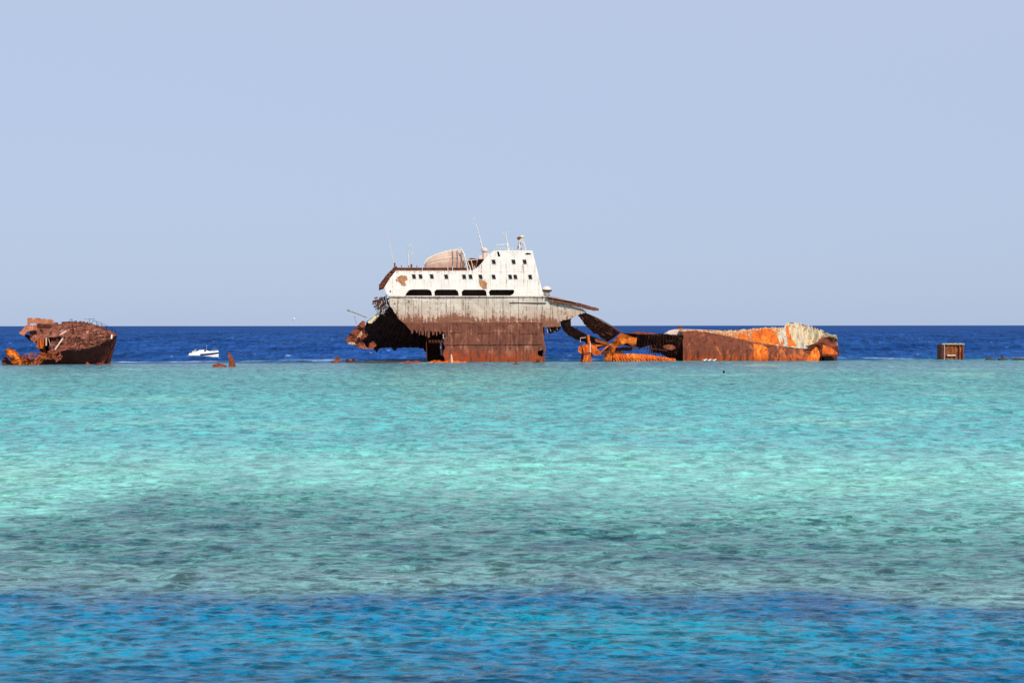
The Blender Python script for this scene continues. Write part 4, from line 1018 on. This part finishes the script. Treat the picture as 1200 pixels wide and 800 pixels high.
# ================================================================ rusty tank on the right
TY = 265.0
tank = empty('rusty_tank', (X(1116, TY), TY, 0), 'square rusty steel tank standing alone on the reef edge at right', 'tank')
x0, x1, zt = X(1103.4, TY), X(1129, TY), Z(403.4, TY)
mb = MB()
def tank_y(x, z): return .08 * math.sin(x * 9) + .12 * fbm(x, z, 4, 1.2)
sheet(mb, jag([(1104, 423), (1104, 404.2), (1128.4, 403.8), (1128.6, 423)], 2, .3, 3, {1}), TY, (), tank_y, .1, .2)
mb.box((x0 + .12, TY + 1.6, zt / 2 - .3), (.1, 2.9, zt + .4)); mb.box((x1 - .12, TY + 1.6, zt / 2 - .3), (.1, 2.9, zt + .4)); mb.box(((x0 + x1) / 2, TY + 3.1, zt / 2 - .3), (x1 - x0 - .3, .1, zt + .4))
mb.box(((x0 + x1) / 2, TY + 1.6, zt - .25), (x1 - x0 - .3, 2.8, .1))
mb.build('shell', rust('tank_rust', (.05, .014, .010), (.24, .07, .025), (.42, .15, .05), .5, .3, 1.6), tank)
mb = MB()
for k in range(9): mb.box((x0 + .25 + k * (x1 - x0 - .4) / 8, TY - .05, zt + .03 * (k % 2)), ((x1 - x0) / 8.2, .4 + .06 * (k % 3), .22))
mb.build('pale_rim', M['pale_plate'], tank)
mb = MB(); mb.box((x0 + .05, TY - .18, zt / 2 - .3), (.3, .16, zt + .5)); mb.build('corner_post', M['dark_rust'], tank)
mb = MB(); mb.box((x0 + .42, TY - .22, zt / 2 - .3), (.14, .12, zt + .3)); mb.build('corner_post', M['grey'], tank)
mb = MB(); mb.box((x1 - .75, TY - .22, zt / 2 - .3), (.16, .14, zt + .2)); mb.box((x1 - .1, TY - .18, zt / 2 - .3), (.22, .16, zt + .5)); mb.build('corner_post', M['red_rust'], tank)
mb = MB(); mb.box((x0 + 1.7, TY - .2, .75), (1.5, .14, .22)); mb.build('ledge', M['cover'], tank)

# ================================================================ motorboat
OY = 286.0
boat = empty('motorboat', (X(238, OY), OY, 0), 'small white motorboat with dark side stripe cruising behind the reef', 'boat')
def bp(px_, y_, py_): p = P(px_, py_, OY); p.y = OY + y_; return p
L0, L1 = 222.5, 256.0
mb = MB(); rings = []
for i in range(11):
    f = i / 10; px_ = L0 + (L1 - L0) * f; x_ = X(px_, OY)
    hw = 1.05 * (1 - max(0, f - .45) ** 2 / .55 ** 2 * .97); sh = .78 + .42 * f ** 1.5; ke = -.25 + (max(0, f - .6) * 1.6) ** 2 * .9
    rings.append([(x_, OY - hw, sh), (x_, OY - hw * .97, sh * .6 + ke * .3), (x_, OY - hw * .75, ke + .2), (x_, OY, ke), (x_, OY + hw * .75, ke + .2), (x_, OY + hw * .97, sh * .6 + ke * .3), (x_, OY + hw, sh), (x_, OY, sh + .12)])
mb.loft(rings, True, True); hb = mb.build('hull', M['gel'], boat)
mb = MB()
mb.loft([[(r_[0][0], r_[0][1] - .015, r_[0][2] - .16), (r_[0][0], r_[1][1] - .02, r_[1][2] - .02), (r_[0][0], r_[1][1] + .05, r_[1][2] - .02), (r_[0][0], r_[0][1] + .05, r_[0][2] - .16)] for r_ in rings[4:]], True, True)
mb.build('stripe', M['navy'], boat)
mb = MB(); cab = []
for f, w, h_ in ((.26, .7, 1.0), (.34, .75, 1.42), (.50, .72, 1.50), (.64, .62, 1.24), (.90, .22, 1.20)):
    x_ = X(L0 + (L1 - L0) * f, OY); cab.append([(x_, OY - w, .85), (x_, OY - w * .9, h_), (x_, OY + w * .9, h_), (x_, OY + w, .85)])
mb.loft(cab, True, True); mb.build('cabin', M['gel'], boat)
mb = MB(); mb.loft([[(X(L0 + (L1 - L0) * f, OY), OY - w - .03, 1.15 if f < .6 else 1.2), (X(L0 + (L1 - L0) * f, OY), OY - w * .94 - .03, h_), (X(L0 + (L1 - L0) * f, OY), OY + w * .94, h_), (X(L0 + (L1 - L0) * f, OY), OY + w, 1.25)] for f, w, h_ in ((.52, .70, 1.47), (.60, .64, 1.31))], True, True); mb.build('windscreen', M['pane'], boat)
mb = MB(); x_ = X(223, OY)
mb.box((x_ - .15, OY, .75), (.45, .4, .65)); mb.box((x_ - .15, OY, .1), (.15, .15, 1.0)); mb.build_each('outboard_motor', M['navy'], boat)
mb = MB(); mb.tube([(X(228, OY), OY - .7, .8), (X(229, OY), OY - .6, 1.55), (X(229, OY), OY + .6, 1.55), (X(228, OY), OY + .7, .8)], .05, 6)
mb.tube([(X(246, OY), OY - .55, 1.05), (X(250, OY), OY - .4, 1.5), (X(255.5, OY), OY, 1.55), (X(250, OY), OY + .4, 1.5)], .025, 5); mb.tube([(X(242, OY), OY, 1.2), (X(242, OY), OY, 2.4)], .02, 5)
mb.build_each('rail', M['white_clean'], boat)
mb = MB(); mb.box((X(230, OY), OY - .1, 1.0), (1.3, 1.1, .5)); mb.build_each('cockpit_seat', plain('cream_vinyl', (.66, .62, .42), .6, .2), boat)
# foam of its wake
rnd = random.Random(6)
mb = MB()
for k in range(24):
    x_ = X(222 - k * .65, OY); w = .4 - k * .01
    mb.add([(x_ + .12 + rnd.uniform(0, .1), OY - .5 - w, .02), (x_ - .12, OY - .6 - w + rnd.uniform(-.1, .1), .03), (x_, OY + w * .3, .20 - .004 * k + rnd.uniform(-.04, .04)), (x_, OY + w, .02)], [(0, 1, 2), (0, 2, 3), (1, 2, 3)])
foam_t = NT('foam'); foam_t.bsdf((.85, .88, .9), .8)
mb.box((X(221, OY), OY, .12), (.5, .9, .35))
wk = mb.build('wake_foam', foam_t.mat); wk['kind'] = 'stuff'; wk['label'] = 'thin white foam line trailing behind the small motorboat'; wk['category'] = 'foam'

# ================================================================ gulls
def gull(px_, py_, Y_, s, label, flying=False):
    c = P(px_, py_, Y_); g = empty('gull', (c.x, Y_, c.z if flying else 0), label, 'gull', 'white gulls' if not flying else None)
    c = Vector(g.location) + Vector((0, 0, 0 if flying else .12 * s))
    mb = MB(); mb.loft([[c + Vector((xx * s, .5 * w * s * math.cos(a), zz * s + .45 * w * s * math.sin(a))) for a in [k * math.pi / 4 for k in range(8)]] for xx, w, zz in ((-.30, .03, .06), (-.18, .16, .03), (0, .26, 0), (.14, .22, .03), (.20, .14, .10), (.26, .15, .15), (.32, .12, .15), (.40, .02, .13))], True, True)
    mb.build('body', M['gel'], g, True)
    for sgn in (-1, 1):
        mb = MB()
        if flying: mb.add([c + Vector(q) * s for q in ((.1, 0, .03), (.12, sgn * .35, .2), (-.1, sgn * .7, .1), (-.06, sgn * .35, .17), (-.1, 0, .03), (0, sgn * .3, .22))], [(0, 1, 5), (1, 2, 5), (2, 3, 5), (3, 4, 5), (4, 0, 5)])
        else: mb.add([c + Vector(q) * s for q in ((.12, sgn * .11, .06), (-.05, sgn * .15, .09), (-.38, sgn * .05, .08), (-.05, sgn * .13, -.02))], [(0, 1, 3), (1, 2, 3), (0, 1, 2)])
        mb.build('wing', M['grey'] if not flying else M['gel'], g)
for a, l in ((825, 'white gull floating left of two others before the toppled hull'), (830.3, 'white gull floating between two others before the toppled hull'), (836.2, 'white gull floating right of two others before the toppled hull')):
    gull(a, 421.5, 252.5, 1.3, l)
gull(343.5, 374, 300, 1.2, 'white gull flying low above the sea horizon', True)

bow.location.x -= .4; bow.location.z -= .05
